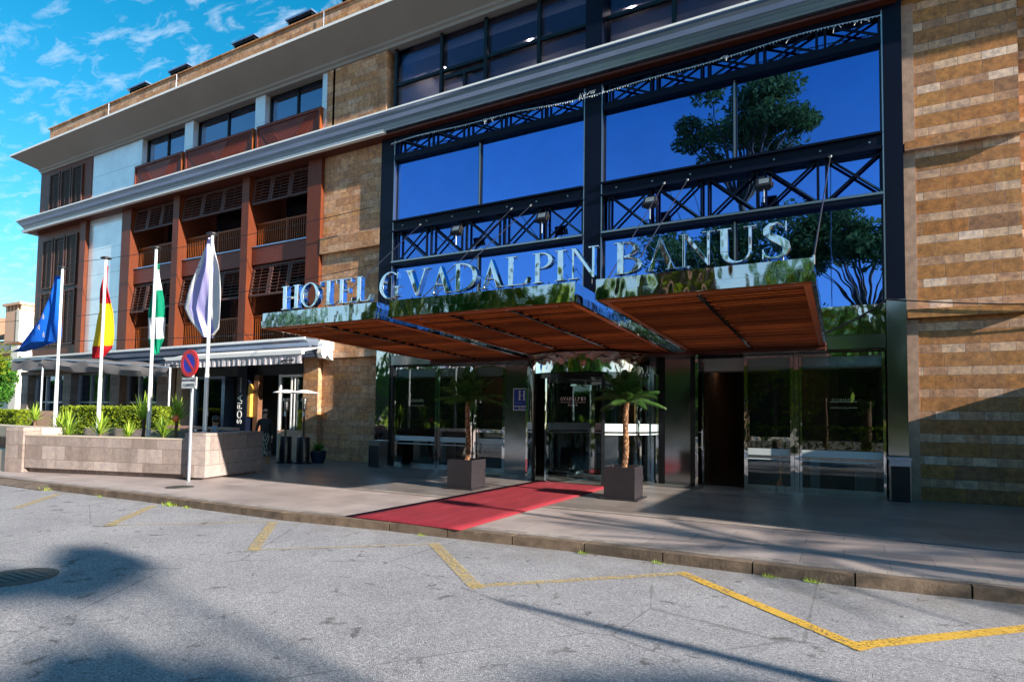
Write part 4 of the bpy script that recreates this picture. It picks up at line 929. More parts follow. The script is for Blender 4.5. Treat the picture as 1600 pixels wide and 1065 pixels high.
def leafbox(x0,x1,y0,y1,z0,z1,n,s,mat,name,jit=.05):
    mb=MB()
    for k in range(n):
        # on the shell of the box mostly
        c=random.random()
        if c<.45: p=(random.uniform(x0,x1),y0+abs(random.gauss(0,jit)),random.uniform(z0,z1))
        elif c<.75: p=(random.uniform(x0,x1),random.uniform(y0,y1),z1-abs(random.gauss(0,jit))+.03*math.sin(k))
        elif c<.85: p=(x1-abs(random.gauss(0,jit)),random.uniform(y0,y1),random.uniform(z0,z1))
        else: p=(random.uniform(x0,x1),random.uniform(y0,y1),random.uniform(z0,z1))
        p=Vector(p)+Vector((random.gauss(0,.02),random.gauss(0,.02),random.gauss(0,.02)))
        a=Vector((random.gauss(0,1),random.gauss(0,1),random.gauss(0,1))).normalized(); b=a.orthogonal().normalized(); ss=s*random.uniform(.6,1.3)
        mb.add([p-a*ss,p+b*ss*.45,p+a*ss,p-b*ss*.45],[(0,1,2,3)])
    return mb.build(name,mat)
h=leafbox(-26.5,-20.0,12.0,12.7,.7,1.72,9000,.055,'hedge','hedge'); tag(h,'clipped bright green hedge behind the flagpoles and spiky plants','hedge')
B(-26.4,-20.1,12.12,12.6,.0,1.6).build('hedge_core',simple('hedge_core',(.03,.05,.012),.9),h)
h=leafbox(-33.5,-28.6,11.4,12.0,.6,1.55,4500,.06,'hedge','hedge'); tag(h,'clipped hedge at the left edge below the round tree','hedge')
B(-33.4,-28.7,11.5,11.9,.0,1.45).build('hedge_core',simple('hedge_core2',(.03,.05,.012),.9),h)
MB().prism([(-28.5,12.1),(-26.6,12.1),(-26.6,12.4),(-28.5,12.4)],0,1.55,'z').build('terrace_wall','peach',W)
# yuccas
def yucca_mesh(n,L,stem,seed):
    random.seed(seed); root=empty('yucca',(0,0,0),'x','plant'); lf=MB(); 
    for k in range(n):
        a=random.uniform(0,2*PI); el=R(random.uniform(10,85)); l=L*random.uniform(.75,1.1); d=Vector((math.cos(a)*math.cos(el),math.sin(a)*math.cos(el),math.sin(el))); sd=Vector((-math.sin(a),math.cos(a),0))*.022
        p0=Vector((0,0,stem)); p1=p0+d*l*.5; p2=p0+d*l-Vector((0,0,.10*l*math.cos(el)))
        lf.add([p0-sd*.6,p0+sd*.6,p1+sd,p1-sd,p2],[(0,1,2,3),(3,2,4)])
    lf.build('leaves','yucca',root); MB().path([(0,0,0),(.015,.01,stem*.5),(0,0,stem+.03)],[.04,.035,.04],8).build('stem','bark',root); return root
Yp=[yucca_mesh(46,.62,.14,1),yucca_mesh(50,.66,.50,2)]
yl=[(-21.32,9.0,1,.9,'spiky yucca on a bare stem beside the leftmost flagpole'),(-20.1,9.1,0,1.0,'low spiky yucca between the first and second flagpoles'),(-19.2,8.9,0,1.2,'wide spiky yucca just left of the second flagpole'),(-18.25,8.5,0,.8,'small spiky yucca at the planter front under the second flagpole'),(-17.5,8.9,0,1.05,'spiky yucca right of the second flagpole'),(-16.75,9.6,1,1.15,'tallest bright yucca in the middle of the planter'),(-15.9,8.75,0,.75,'small yucca near the planter front by the third flagpole'),(-15.4,9.7,1,1.1,'thin tall yucca right of the third flagpole'),(-15.0,9.1,0,1.0,'spiky yucca at the right end of the planter')]
for i,(x,y,k,s,lab) in enumerate(yl):
    first=not Yp[k].get('used'); o=Yp[k] if first else copy_tree(Yp[k]); Yp[k]['used']=1
    o.location=(x,y,.8); o.rotation_euler=(0,0,i*1.3); o.scale=(s,)*3; o['label']=lab; o['category']='plant'; o['group']='yuccas in the planter'
for o in bpy.data.objects:
    if 'used' in o: del o['used']
random.seed(11)
o=MB().sphere((-15.15,9.5,1.42),.09,8,(1,1,1.1)).build('orange_lantern',simple('orange_ceramic',(.75,.18,.05),.4)); tag(o,'small orange round ornament among the yuccas','ornament')
B(-18.6,-15.4,11.35,11.6,1.08,1.16).build('bench_slab',simple('pink_bench_slab',(.55,.30,.24),.6))
tag(bpy.data.objects['bench_slab'],'long pinkish ledge behind the spiky plants in front of the hedge','bench')
# ---------- palms in planters
def palm(name,x,y,rot,lab,lean,seed):
    random.seed(seed); P=empty(name,(0,0,0),lab,'potted palm','palms in square planters by the carpet')
    s=.31; pm=MB(); w=.025
    pm.box(-s,s,-s,-s+w,0.03,.64).box(-s,s,s-w,s,.03,.64).box(-s,-s+w,-s+w,s-w,.03,.64).box(s-w,s,-s+w,s-w,.03,.64).box(-s+w,s-w,-s+w,s-w,.03,.06).box(-s-.07,s+.07,-s-.07,s+.07,0,.028)
    pm.build('planter','planter',P); B(-s+w,s-w,-s+w,s-w,.5,.58).build('soil','earth',P)
    pts=[];rad=[];n=26
    for k in range(n+1): u=k/n; pts.append(Vector((lean*u+.02*math.sin(u*6),.015*math.sin(u*4),.55+1.38*u))); rad.append((.060-.012*u)*(1+.12*(k%2)))
    MB().path(pts,rad,12).build('trunk','palm_bark',P)
    top=pts[-1]; lf=MB(); st=MB()
    for k in range(32):
        a=2*PI*k*.382+random.uniform(-.2,.2); el=R(84-2.3*k+random.uniform(-6,6)); L=.84*random.uniform(.8,1.12)
        d=Vector((math.cos(a)*math.cos(el),math.sin(a)*math.cos(el),math.sin(el))); hz=Vector((math.cos(a),math.sin(a),0)); side=Vector((-math.sin(a),math.cos(a),0))
        prev=top.copy(); NP=18
        for i in range(1,NP+1):
            u=i/NP; p=top+d*L*u-Vector((0,0,1))*(.42*L*u*u*max(.3,math.cos(el)))+hz*0
            st.tube(prev,p,.007*(1-u*.7),.007*(1-u*.75),4,False)
            tdir=(p-prev).normalized(); ll=.215*math.sin(PI*min(.98,max(.12,u)))**.6*(1 if u>.2 else .3)
            up=side.cross(tdir)
            for sg in(-1,1):
                for h2 in(0,.25,.5,.75):
                    q=prev.lerp(p,h2); e=(side*sg*.78+tdir*.62+up*.10*random.uniform(-1,1)-Vector((0,0,.25))).normalized()*ll*random.uniform(.85,1.1)
                    wv=tdir*.004; m_=q+e*.55; lf.add([q-wv,q+wv,m_+wv*1.3,m_-wv*1.3,q+e-Vector((0,0,.04))],[(0,1,2,3),(3,2,4)])
            prev=p
    fo=lf.build('fronds','palm',P); st.build('frond_stems','palm',fo)
    P.location=(x,y,0); P.rotation_euler=(0,0,rot); return P
palm('potted_palm',-7.36,11.35,R(2),'potted palm in a square dark planter left of the red carpet',.02,3)
palm('potted_palm',-3.86,11.72,R(2),'potted palm in a square dark planter right of the red carpet',.07,5)
# ---------- patio heaters
HT=empty('patio_heater',(0,0,0),'x','patio heater','patio heaters by the restaurant door')
MB().lathe(0,0,[(.001,0),(.27,0),(.27,.04),(.20,.06),(.20,.80),(.185,.85),(.12,.88),(.001,.885)],28).build('tank_housing','heater',HT,smooth=True)
MB().tube((0,0,.88),(0,0,1.72),.03,n=12).build('post','heater',HT,smooth=True)
b_=MB().lathe(0,0,[(.05,1.70),(.06,1.72),(.06,1.98),(.10,2.0),(.10,2.06),(.03,2.08)],16).build('burner','steel',HT,smooth=True)
rc=MB()
for k in range(10): a=2*PI*k/10; rc.tube((.11*math.cos(a),.11*math.sin(a),1.98),(.11*math.cos(a),.11*math.sin(a),2.10),.004,n=4)
rc.build('burner_cage','steel',b_)
MB().lathe(0,0,[(.001,2.36),(.12,2.35),(.42,2.27),(.43,2.25),(.40,2.265),(.001,2.33)],28).build('reflector','white',HT,smooth=True)
MB().box(-.03,.03,-.055,-.03,1.5,1.66).build('label_plate','white',HT)
HT.location=(-15.75,13.55,0); HT['label']='patio heater with white dish, left of the pair beside the restaurant window'
h2=copy_tree(HT,loc=(-15.15,13.75,0),rz=.4); h2['label']='patio heater with white dish, right of the pair beside the potted shrub'
# small pot plant
S=empty('potted_shrub',(-14.95,14.2,0),'low green shrub in a dark glazed pot by the stone wall','potted plant')
MB().lathe(-14.95,14.2,[(.001,0),(.18,0),(.25,.2),(.27,.38),(.24,.40),(.22,.36),(.001,.36)],24).build('pot','pot',S,smooth=True)
mb=MB()
for k in range(150):
    a=random.uniform(0,2*PI);el=R(random.uniform(0,80));l=random.uniform(.18,.34);d=Vector((math.cos(a)*math.cos(el),math.sin(a)*math.cos(el),math.sin(el)));sd=d.orthogonal().normalized()*.014;p=Vector((-14.95,14.2,.4));mb.add([p-sd,p+sd,p+d*l*.6+sd,p+d*l],[(0,1,2,3)])
mb.build('foliage','bush',S)
# ---------- bins
def bin_(x0,x1,y0,y1,h,lab,lidmat):
    S=empty('litter_bin',((x0+x1)/2,(y0+y1)/2,0),lab,'bin'); B(x0,x1,y0,y1,.02,h*.80).build('body','black',S)
    MB().box(x0-.01,x1+.01,y0-.01,y1+.01,h*.80,h*.96).build('opening_band',lidmat,S); MB().box(x0-.03,x1+.03,y0-.03,y1+.03,h*.93,h).build('lid',lidmat,S)
    MB().box(x0-.012,x0+.008,y0-.012,y1,0.02,h*.8).box(x1-.008,x1+.012,y0-.012,y1,.02,h*.8).build('corner_trim','steel',S)
bin_(-12.66,-12.24,14.05,14.4,.82,'black litter bin with steel corner trim at the left glass panel','steel')
bin_(.84,1.18,14.45,14.78,.89,'black litter bin with pale blue lid in front of the right column','cornice')
# ---------- lobby furniture
S=empty('reception_desk',(-12.2,16.8,0),'white curved desk with dark leg behind the left glass','desk'); B(-13.0,-11.6,16.6,17.2,.05,.72).build('front','int_white',S); B(-13.0,-11.0,16.5,17.3,.78,.83).build('top','red',S); MB().prism([(-12.15,.05),(-12.05,.05),(-12.2,.78),(-12.3,.78)],16.5,16.55,'y').build('leg','black',S)
S=empty('copper_vase_stand',(-1.35,16.4,0),'slender copper stand glowing behind the right door glass','lamp')
MB().lathe(-1.35,16.4,[(.001,0),(.14,.0),(.12,.05),(.03,.2),(.035,.6),(.06,.85),(.11,1.02),(.11,1.06),(.001,1.0)],20).build('stem','copper',S,smooth=True); MB().lathe(-1.35,16.4,[(.001,1.06),(.26,1.09),(.28,1.14),(.001,1.12)],24).build('bowl','black',S,smooth=True)
tag(B(-.70,-.50,16.4,16.6,0,.80).build('white_pedestal','int_white'),'tall narrow white pedestal behind the right glass pane','pedestal')
tag(B(.24,.66,16.3,16.7,0,.40).build('white_cube_stool','int_white'),'low white cube seat behind the right glass pane','stool')
# ================================================================== PEOPLE
def skin_body(name,verts,edges,rad,mat,parent,sub=2,root=0):
    me=bpy.data.meshes.new(name); me.from_pydata(verts,edges,[]); o=bpy.data.objects.new(name+'_t',me); C.objects.link(o)
    sk=o.modifiers.new('k','SKIN'); sk.use_smooth_shade=True
    for i,r_ in enumerate(rad): me.skin_vertices[0].data[i].radius=r_ if isinstance(r_,tuple) else (r_,r_)
    me.skin_vertices[0].data[root].use_root=True
    s=o.modifiers.new('s','SUBSURF'); s.levels=sub; s.render_levels=sub
    dg=bpy.context.evaluated_depsgraph_get(); dg.update(); m2=bpy.data.meshes.new_from_object(o.evaluated_get(dg)); bpy.data.objects.remove(o)
    m2.materials.clear(); 
    for q in (mat if isinstance(mat,list) else [mat]): m2.materials.append(M[q])
    n=bpy.data.objects.new(name,m2); C.objects.link(n); n.parent=parent
    return n
def colour_by(o,fn):
    for p in o.data.polygons: p.material_index=fn(p.center)
# seated person, back to camera, behind the wall corner
P=empty('person',(0,0,0),'seated person with dark hair and grey-blue shirt behind the planter wall corner','person')
v=[(0,0,.52),(0,.02,.75),(0,0,.98),(0,.01,1.08),(.02,.03,1.17),(.05,.05,1.28),(.19,0,1.0),(.26,.10,.78),(.20,.32,.76),(.18,.40,.76),(-.19,0,1.0),(-.27,.08,.78),(-.2,.3,.76),(-.17,.39,.76),(.10,0,.50),(.14,.42,.50),(.14,.44,.08),(.14,.55,.05),(-.10,0,.50),(-.14,.42,.5),(-.14,.44,.08),(-.14,.55,.05)]
e=[(0,1),(1,2),(2,3),(3,4),(4,5),(2,6),(6,7),(7,8),(8,9),(2,10),(10,11),(11,12),(12,13),(0,14),(14,15),(15,16),(16,17),(0,18),(18,19),(19,20),(20,21)]
r_=[(.16,.13),(.15,.12),(.15,.10),(.06,.06),(.075,.085),(.085,.10),(.07,.07),.048,.035,.03,(.07,.07),.048,.035,.03,.09,.065,.045,.04,.09,.065,.045,.04]
b=skin_body('body',v,e,r_,['skin','shirt','blackcloth'],P); colour_by(b,lambda c:0 if (c.z>1.075 or (c.y>.24 and c.z>.68)) else (1 if c.z>.58 else 2))
MB().sphere((.045,.03,1.27),.112,10,(.92,1.0,1.08)).build('hair','hair',P,smooth=True)
def fingers(cx,cy,cz,dirv,par):
    mb=MB()
    for k in range(4):
        o_=Vector((cx+(k-1.5)*.019,cy,cz)); L=[.062,.072,.068,.052][k]; mb.path([o_,o_+Vector(dirv)*L*.5,o_+Vector(dirv)*L*.85+Vector((0,.0,-.02))],[.009,.0085,.007],6)
    mb.path([Vector((cx-.03,cy-.03,cz)),Vector((cx-.05,cy,cz-.01)),Vector((cx-.045,cy+.03,cz-.02))],[.011,.010,.008],6)
    return mb.build('fingers','skin',par,smooth=True)
P.location=(-16.35,10.55+.9,.12); P.rotation_euler=(0,0,R(-25))
ch=empty('terrace_chair',(-16.35,11.45,0),'dark terrace chair under the seated person','chair'); 
B(-16.6,-16.1,11.25,11.75,.5,.55).build('seat','black',ch)
for dx in(-.22,.22):
    for dy in(-.18,.28): MB().tube((-16.35+dx,11.45+dy,0),(-16.35+dx,11.45+dy,.5),.015,n=6).build('leg','galv',ch)
B(-16.58,-16.12,11.22,11.25,.55,.9).build('backrest','black',ch)
# standing / walking person with patterned skirt
P=empty('person',(0,0,0),'person walking in black top, dark patterned long skirt and tan boots by the planter wall','person')
v=[(0,0,.95),(0,0,1.15),(0,.0,1.38),(0,.0,1.48),(0,-.02,1.56),(0,-.03,1.66),(.17,0,1.38),(.24,.05,1.12),(.22,-.06,.88),(.21,-.09,.80),(-.17,0,1.38),(-.24,.02,1.12),(-.23,.08,.90),(-.22,.07,.81),(.09,0,.88),(.10,-.12,.50),(.10,-.08,.10),(.10,-.2,.05),(-.09,0,.88),(-.10,.10,.50),(-.10,.25,.14),(-.10,.14,.05)]
b=skin_body('body',v,e,[(.15,.12),(.13,.10),(.15,.10),(.055,.055),(.07,.085),(.08,.10),(.065,.065),.043,.032,.03,(.065,.065),.043,.032,.03,.085,.06,.045,.04,.085,.06,.045,.04],['skin','blackcloth','tan'],P)
colour_by(b,lambda c:(0 if (c.z>1.47 or (abs(c.x)>.17 and c.z<.92 and c.z>.6)) else (1 if c.z>.36 else 2)))
MB().sphere((0,-.0,1.67),.105,10,(.92,1.02,1.1)).box(-.06,.06,.03,.09,1.4,1.66).build('hair','hair',P,smooth=True)
sk=MB(); NR=28
prof=[(.145,1.0),(.165,.85),(.19,.6),(.22,.38),(.235,.26)]
for r0,z in prof:
    for i in range(NR): a=2*PI*i/NR; rr=r0*(1+.06*math.sin(i*2.1)*(1.05-z)); sk.v.append((rr*math.cos(a),rr*.85*math.sin(a),z))
for k in range(len(prof)-1):
    for i in range(NR): sk.f.append((k*NR+i,k*NR+(i+1)%NR,(k+1)*NR+(i+1)%NR,(k+1)*NR+i)); sk.mi.append(0)
sk.build('skirt','skirt',P,smooth=True)
for hx,hy,hz in((.21,-.09,.76),(-.22,.07,.77)):
    mb=MB()
    for k in range(4): 
        o_=Vector((hx,hy+(k-1.5)*.018,hz)); L=[.062,.072,.068,.05][k]; mb.path([o_,o_+Vector((-.004,0,-L*.5)),o_+Vector((-.02 if hx>0 else .02,0,-L))],[.0095,.009,.007],6)
    mb.path([Vector((hx,hy-.03,hz+.02)),Vector((hx,hy-.05,hz-.01)),Vector((hx,hy-.045,hz-.035))],[.011,.010,.008],6); mb.build('fingers','skin',P,smooth=True)
P.location=(-15.88,12.85,0); P.rotation_euler=(0,0,R(60)); P.scale=(.97,)*3
# ================================================================== TREES
def tree(name,x,y,h,R_,sq,n,s,mat,lab,cat='tree',trunk=.3,low=.5,clumps=14,group=None,seed=1,lean=0,cz=None):
    random.seed(seed); P=empty(name,(x,y,0),lab,cat,group); tr=MB(); top=Vector((x+lean,y,h*low)); base=Vector((x,y,-.1))
    tr.path([base,base.lerp(top,.5)+Vector((.1*trunk,0,0)),top],[trunk,trunk*.8,trunk*.65],10)
    lf=MB(); cc=[]; zc=cz or (h-R_*sq)
    for k in range(clumps):
        a=random.uniform(0,2*PI); rr=R_*math.sqrt(random.random())*.78; z=zc+random.uniform(-1,1)*R_*sq*.6; c=Vector((x+lean+rr*math.cos(a),y+rr*math.sin(a),z)); cr=R_*random.uniform(.22,.42)*(1 if clumps<30 else .8); cc.append((c,cr)); tr.path([top,top.lerp(c,.6)+Vector((0,0,.2)),c],[trunk*.28,trunk*.14,trunk*.05],6)
    for k in range(n):
        c,cr=random.choice(cc); d=Vector((random.gauss(0,1),random.gauss(0,1),random.gauss(0,1))).normalized(); p=c+Vector((d.x,d.y,d.z*sq*1.1))*cr*random.random()**.4
        a=Vector((random.gauss(0,1),random.gauss(0,1),random.gauss(0,1))).normalized(); b=a.orthogonal().normalized(); ss=s*random.uniform(.6,1.3)
        lf.add([p-a*ss,p+b*ss*.4,p+a*ss,p-b*ss*.4],[(0,1,2,3)])
    tr.build('trunk','bark',P,smooth=True); lf.build('crown',mat,P); return P
# round bush-tree at far left
tree('round_tree',-35.8,13.2,3.9,1.35,1.0,5200,.10,'bush','round-headed dark green tree at the left edge beside the terrace','tree',.09,.5,13,seed=4,cz=2.75)
mb=MB()
for k in range(240):
    c=random.choice([(-33.5,12.0,3.85),(-34.3,12.0,4.0),(-35.2,12.1,3.9),(-36.0,12.1,4.1)]); p=Vector(c)+Vector((random.gauss(0,.22),random.gauss(0,.2),random.gauss(0,.13))); a=Vector((random.gauss(0,1),random.gauss(0,1),random.gauss(0,1))).normalized();b=a.orthogonal().normalized();mb.add([p-a*.08,p+b*.06,p+a*.08,p-b*.06],[(0,1,2,3)])
S=empty('flowering_shrub',(-34.8,12.1,0),'shrub with yellow-orange blossom above the round tree at the left edge','shrub'); mb.build('blossom','flower',S)
mb=MB(); 
for k in range(1500):
    p=Vector((-35+random.gauss(0,1.0),12.5+random.gauss(0,.3),3.75+random.gauss(0,.35))); a=Vector((random.gauss(0,1),random.gauss(0,1),random.gauss(0,1))).normalized();b=a.orthogonal().normalized();mb.add([p-a*.09,p+b*.05,p+a*.09,p-b*.05],[(0,1,2,3)])
mb.build('foliage','hedge',S); MB().path([(-35,12.5,0),(-35,12.5,3.6)],[.08,.05],8).build('stem','bark',S)
tree('shade_tree',-62,30,9,3.5,.7,3500,.28,'bush','dark green tree in front of the far tiled house','tree',.2,.5,12,seed=14)
# trees out on the right (cast the shadows on the road and pavement)
tree('street_tree',25.6,-1.4,12.2,.95,.16,900,.2,'dark_leaf','leafy street tree right of the frame, shading the road','tree',.16,.6,10,seed=6)
tree('street_tree',34.6,-2.0,13.3,1.5,.26,1900,.2,'dark_leaf','second leafy street tree further right of the frame','tree',.18,.6,10,seed=7)
tree('street_tree',28.8,-3.2,12.3,1.2,.24,1400,.2,'dark_leaf','low leafy street tree behind the camera to the right','tree',.16,.6,10,seed=8)
def lamp(x,y,h,lab,r=.07):
    P=empty('street_lamp',(x,y,0),lab,'street lamp'); MB().tube((x,y,-.12),(x,y,h),r,r*.6,12).build('post','galv',P,smooth=True); MB().lathe(x,y,[(.001,h+.35),(.2,h+.3),(.22,h+.02),(.06,h-.02),(.001,h)],16).build('lantern','black',P,smooth=True)
P=empty('bare_pole',(13.9,2.55,0),'bare grey pole right of the frame whose thin shadow crosses the road','pole'); MB().tube((13.9,2.55,-.12),(13.9,2.55,6.0),.24,.05,12).build('shaft','galv',P,smooth=True); MB().sphere((13.9,2.55,6.02),.06,6).build('cap','black',P)
lamp(14.5,6.2,7.5,'street lamp by the pavement right of the frame',.10)
def tallpalm(x,y,h,lab,seed):
    random.seed(seed); P=empty('palm_tree',(x,y,0),lab,'palm tree'); MB().path([(x,y,0),(x+.15,y,h*.5),(x,y,h)],[.2,.15,.13],12).build('trunk','palm_bark',P)
    lf=MB()
    for k in range(30):
        a=2*PI*k*.382; el=R(70-4*k); L=2.3; d=Vector((math.cos(a)*math.cos(el),math.sin(a)*math.cos(el),math.sin(el))); side=Vector((-math.sin(a),math.cos(a),0)); prev=Vector((x,y,h))
        for i in range(1,15):
            u=i/14; p=Vector((x,y,h))+d*L*u-Vector((0,0,1))*.9*u*u; t_=(p-prev).normalized(); ll=.5*math.sin(PI*min(.97,max(.15,u)))
            for sg in(-1,1): 
                for h2 in(0,.5): q=prev.lerp(p,h2); e_=(side*sg*.8+t_*.5-Vector((0,0,.3))).normalized()*ll; lf.add([q-t_*.02,q+t_*.02,q+e_],[(0,1,2)])
            prev=p
    lf.build('crown','palm',P)
tallpalm(9.5,6.9,3.6,'palm tree beside the pavement right of the frame',21)
tallpalm(16.2,7.4,5.2,'taller palm tree beside the pavement right of the frame',22)
# opposite side (seen mirrored in the glass and steel)
tree('umbrella_pine',-5.6,-11,23.5,5.0,.5,12000,.17,'pine','tall umbrella pine across the road mirrored in the upper blue glass','pine tree',.4,.66,34,seed=31)
tree('umbrella_pine',-6.5,-9.5,15.5,5.2,.6,12000,.17,'pine','broad lower pine across the road mirrored in the lower blue glass','pine tree',.4,.5,24,seed=32)
tree('umbrella_pine',1.2,-10.5,15.0,4.6,.55,9000,.18,'pine','smaller pine across the road mirrored beside the right column','pine tree',.3,.5,20,seed=33)
for i,(x,y,h_,rr,m) in enumerate([(-14,-8,8.6,3.0,'hedge'),(-10,-9,9.2,3.0,'bush'),(-19,-9,9.6,3.4,'bush'),(-3.5,-8.5,8.0,3.0,'hedge'),(2.5,-8.5,8.8,3.2,'dark_leaf'),(-24,-9,8.8,3.2,'hedge'),(-31,-10,10,4.0,'bush'),(8.5,-9,9.5,4.0,'bush'),(-7,-13,10.6,3.4,'hedge'),(-1,-14,10.8,3.4,'bush'),(-13,-14,11,3.6,'yucca'),(-17.5,-13.5,10.2,3.2,'dark_leaf'),(-27,-13,10.8,3.8,'hedge'),(-21.5,-14,11,3.4,'bush')]):
    tree('garden_tree',x,y,h_,rr,1.15,4200,.22,m,['yellow-green garden tree','dark green garden tree','broad dark garden tree','small bright garden tree','round dark-leaved garden tree','yellow-green tree further left','large dark tree at the far left','dark tree at the right','tall yellow-green tree behind the pines','tall dark tree behind the pines','tall lime green tree behind the pines','tall dark-leaved tree behind the hedge','large yellow-green tree further left behind the hedge','large dark tree behind the hedge'][i]+' across the road behind the camera','tree',.15,.4,12,seed=40+i)
struct(MB().add([(-60,-12,-.1),(60,-12,-.1),(60,-4.5,-.1),(-60,-4.5,-.1)],[(0,1,2,3)]).build('far_pavement','pave'))
h=leafbox(-40,14,-6.2,-5.6,.0,1.3,7000,.12,'hedge','hedge'); tag(h,'long low hedge across the road behind the camera','hedge')
h=leafbox(-150,90,-36,-32,-.1,7.5,16000,.8,'bush','distant_trees',.6); h['kind']='stuff'; h['label']='far dark belt of trees across the road behind the camera'; h['category']='trees'
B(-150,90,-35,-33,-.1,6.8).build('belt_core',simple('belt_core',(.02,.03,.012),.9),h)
# neighbouring low wing on the right (casts the shadow on pavement and wall)
S=empty('side_pavilion',(7,12,0),'low stone pavilion standing right of the frame next to the hotel','building'); B(5.2,10,9.1,14.8,-.1,2.95).build('wall','stone',S); B(5.1,10.1,9.0,14.9,2.95,3.05).build('roof','cream',S)
# far house on the left
S=empty('tiled_house',(-104,40,0),'pale house with terracotta roof and square chimney beyond the hotel at the left edge','house')
B(-135,-88,42,60,0,11.8).build('wall','housewhite',S)
rf=MB(); rf.add([(-140,41,11.8),(-86,41,11.6),(-90,52,17),(-140,52,18.6)],[(0,1,2,3)]); 
for k in range(80): x=-139+k*.66; rf.tube((x,41,11.85),(x+.5,51.5,17.6+.6*(1-k/80)),.12,n=5,cap=False)
rf.build('roof','tile',S)
cm=MB(); cm.box(-103.4,-99.0,39.5,43,10.8,15.3); c0=cm.build('chimney','peach',S)
cc=MB(); cc.box(-103.8,-98.6,39.2,43.3,16.0,16.35); cc.box(-103.4,-102.8,39.5,43,15.3,16)
for k in range(4): cc.box(-102.2+k*1.0,-101.8+k*1.0,39.5,43,15.3,16.0)
cc.build('chimney_cap','peach',c0); B(-99.9,-98.95,39.4,43.1,10.8,15.3).build('chimney_side','housewhite',c0)
B(-130,-90,39.5,42,9.4,9.7).build('balcony','peach',S); B(-97.4,-95.4,38,42,0,10).build('side_wall','housewhite',S)
for k in range(4): B(-108+k*3,-106.4+k*3,41.9,41.99,9.8,11).build('window','frame',S)
# ================================================================== CAMERA, SUN, SKY
F,YAW,PIT,ROL,SH=0.94066,28.7847,2.75032,-0.83714,0.0726
def camrot(yaw,pitch,roll):
    cy_,sy=math.cos(yaw),math.sin(yaw);cp,sp=math.cos(pitch),math.sin(pitch)
    f=Vector((-sy*cp,cy_*cp,sp)); r=Vector((cy_,sy,0)); d=f.cross(r)
    c,s=math.cos(roll),math.sin(roll); rr=r*c+d*s; dd=-r*s+d*c
    return Matrix(((rr.x,-dd.x,-f.x),(rr.y,-dd.y,-f.y),(rr.z,-dd.z,-f.z)))
cd=bpy.data.cameras.new('camera'); cam=bpy.data.objects.new('camera',cd); C.objects.link(cam)
cam.matrix_world=Matrix.Translation((0,0,1.6))@camrot(R(YAW),R(PIT),R(ROL)).to_4x4()
cd.sensor_width=36; cd.lens=F*1000/1600*36; cd.shift_y=SH*1000/1600; cd.clip_end=2000; cd.clip_start=.05
sc.camera=cam
sd=bpy.data.lights.new('sun','SUN'); sd.energy=5.0; sd.angle=R(.5); sd.color=(1,.90,.76); so=bpy.data.objects.new('sun',sd); C.objects.link(so)
so.rotation_euler=SUN.to_track_quat('Z','Y').to_euler()
w=bpy.data.worlds.new('World'); sc.world=w; w.use_nodes=True; nt=w.node_tree; n=nt.nodes; l=nt.links; n.clear()
out=n.new('ShaderNodeOutputWorld'); bg=n.new('ShaderNodeBackground'); l.new(bg.outputs[0],out.inputs[0])
sk=n.new('ShaderNodeTexSky'); sk.sky_type='NISHITA'; sk.sun_disc=False; sk.sun_elevation=math.asin(SUN.z); sk.sun_rotation=math.atan2(SUN.x,SUN.y); sk.air_density=1.0; sk.dust_density=.3; sk.ozone_density=2.5
hs=n.new('ShaderNodeHueSaturation'); hs.inputs['Saturation'].default_value=1.42; hs.inputs['Hue'].default_value=.479; hs.inputs['Value'].default_value=1.08; l.new(sk.outputs[0],hs.inputs['Color'])
tc=n.new('ShaderNodeTexCoord'); sp=n.new('ShaderNodeSeparateXYZ'); l.new(tc.outputs['Generated'],sp.inputs[0])
def mth(op,a,b):
    x=n.new('ShaderNodeMath'); x.operation=op
    for i,v in enumerate((a,b)):
        if isinstance(v,(int,float)): x.inputs[i].default_value=v
        else: l.new(v,x.inputs[i])
    return x.outputs[0]
zz_=mth('ADD',mth('MAXIMUM',sp.outputs[2],0.0),.12)
cb=n.new('ShaderNodeCombineXYZ'); l.new(mth('DIVIDE',sp.outputs[0],zz_),cb.inputs[0]); l.new(mth('DIVIDE',sp.outputs[1],zz_),cb.inputs[1])
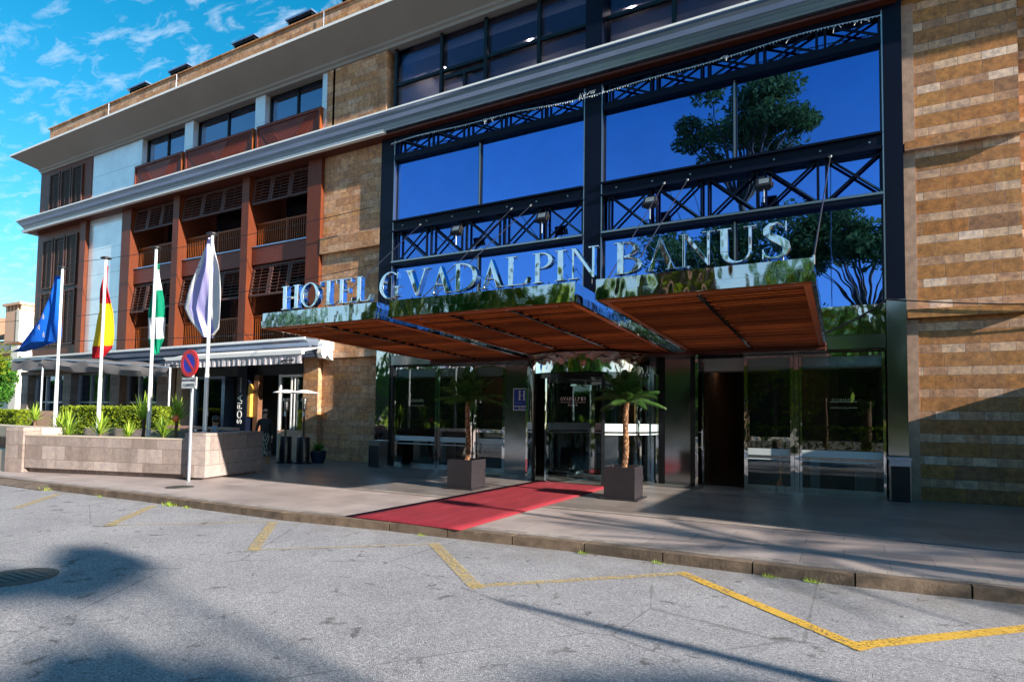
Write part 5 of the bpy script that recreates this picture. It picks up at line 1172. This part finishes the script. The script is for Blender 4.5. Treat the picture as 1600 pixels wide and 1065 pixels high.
mp=n.new('ShaderNodeMapping'); mp.inputs['Rotation'].default_value=(0,0,R(-28)); mp.inputs['Scale'].default_value=(1,2.0,1); l.new(cb.outputs[0],mp.inputs[0])
ns=n.new('ShaderNodeTexNoise'); ns.inputs['Scale'].default_value=9.5; ns.inputs['Detail'].default_value=8; ns.inputs['Roughness'].default_value=.64; ns.inputs['Distortion'].default_value=.5; l.new(mp.outputs[0],ns.inputs['Vector'])
cr=n.new('ShaderNodeValToRGB'); cr.color_ramp.elements[0].position=.50; cr.color_ramp.elements[0].color=(0,0,0,1); cr.color_ramp.elements[1].position=.74; cr.color_ramp.elements[1].color=(.62,.62,.62,1); l.new(ns.outputs['Fac'],cr.inputs[0])
hz=n.new('ShaderNodeMapRange'); l.new(sp.outputs[1],hz.inputs[0]); hz.inputs[1].default_value=-.1; hz.inputs[2].default_value=-.5
he=n.new('ShaderNodeMapRange'); l.new(sp.outputs[2],he.inputs[0]); he.inputs[1].default_value=.55; he.inputs[2].default_value=.05; he.inputs[3].default_value=0; he.inputs[4].default_value=.62
hm=n.new('ShaderNodeMix'); hm.data_type='RGBA'; l.new(mth('MULTIPLY',hz.outputs[0],he.outputs[0]),hm.inputs[0]); l.new(hs.outputs[0],hm.inputs[6]); hm.inputs[7].default_value=(4.2,4.6,5.2,1)  # pale haze added low behind the camera for the steel to reflect
mx=n.new('ShaderNodeMix'); mx.data_type='RGBA'; mr=n.new('ShaderNodeMapRange'); l.new(sp.outputs[1],mr.inputs[0]); mr.inputs[1].default_value=.0; mr.inputs[2].default_value=.45; l.new(mth('MULTIPLY',cr.outputs[0],mr.outputs[0]),mx.inputs[0]); l.new(hm.outputs[2],mx.inputs[6]); mx.inputs[7].default_value=(4.5,5.2,6.2,1)
l.new(mx.outputs[2],bg.inputs[0]); bg.inputs[1].default_value=.075
sc.view_settings.view_transform='Standard'; sc.view_settings.look='None'; sc.view_settings.gamma=1; sc.view_settings.exposure=1.45
sc.cycles.max_bounces=8; sc.cycles.transparent_max_bounces=12; sc.cycles.caustics_reflective=False; sc.cycles.caustics_refractive=False
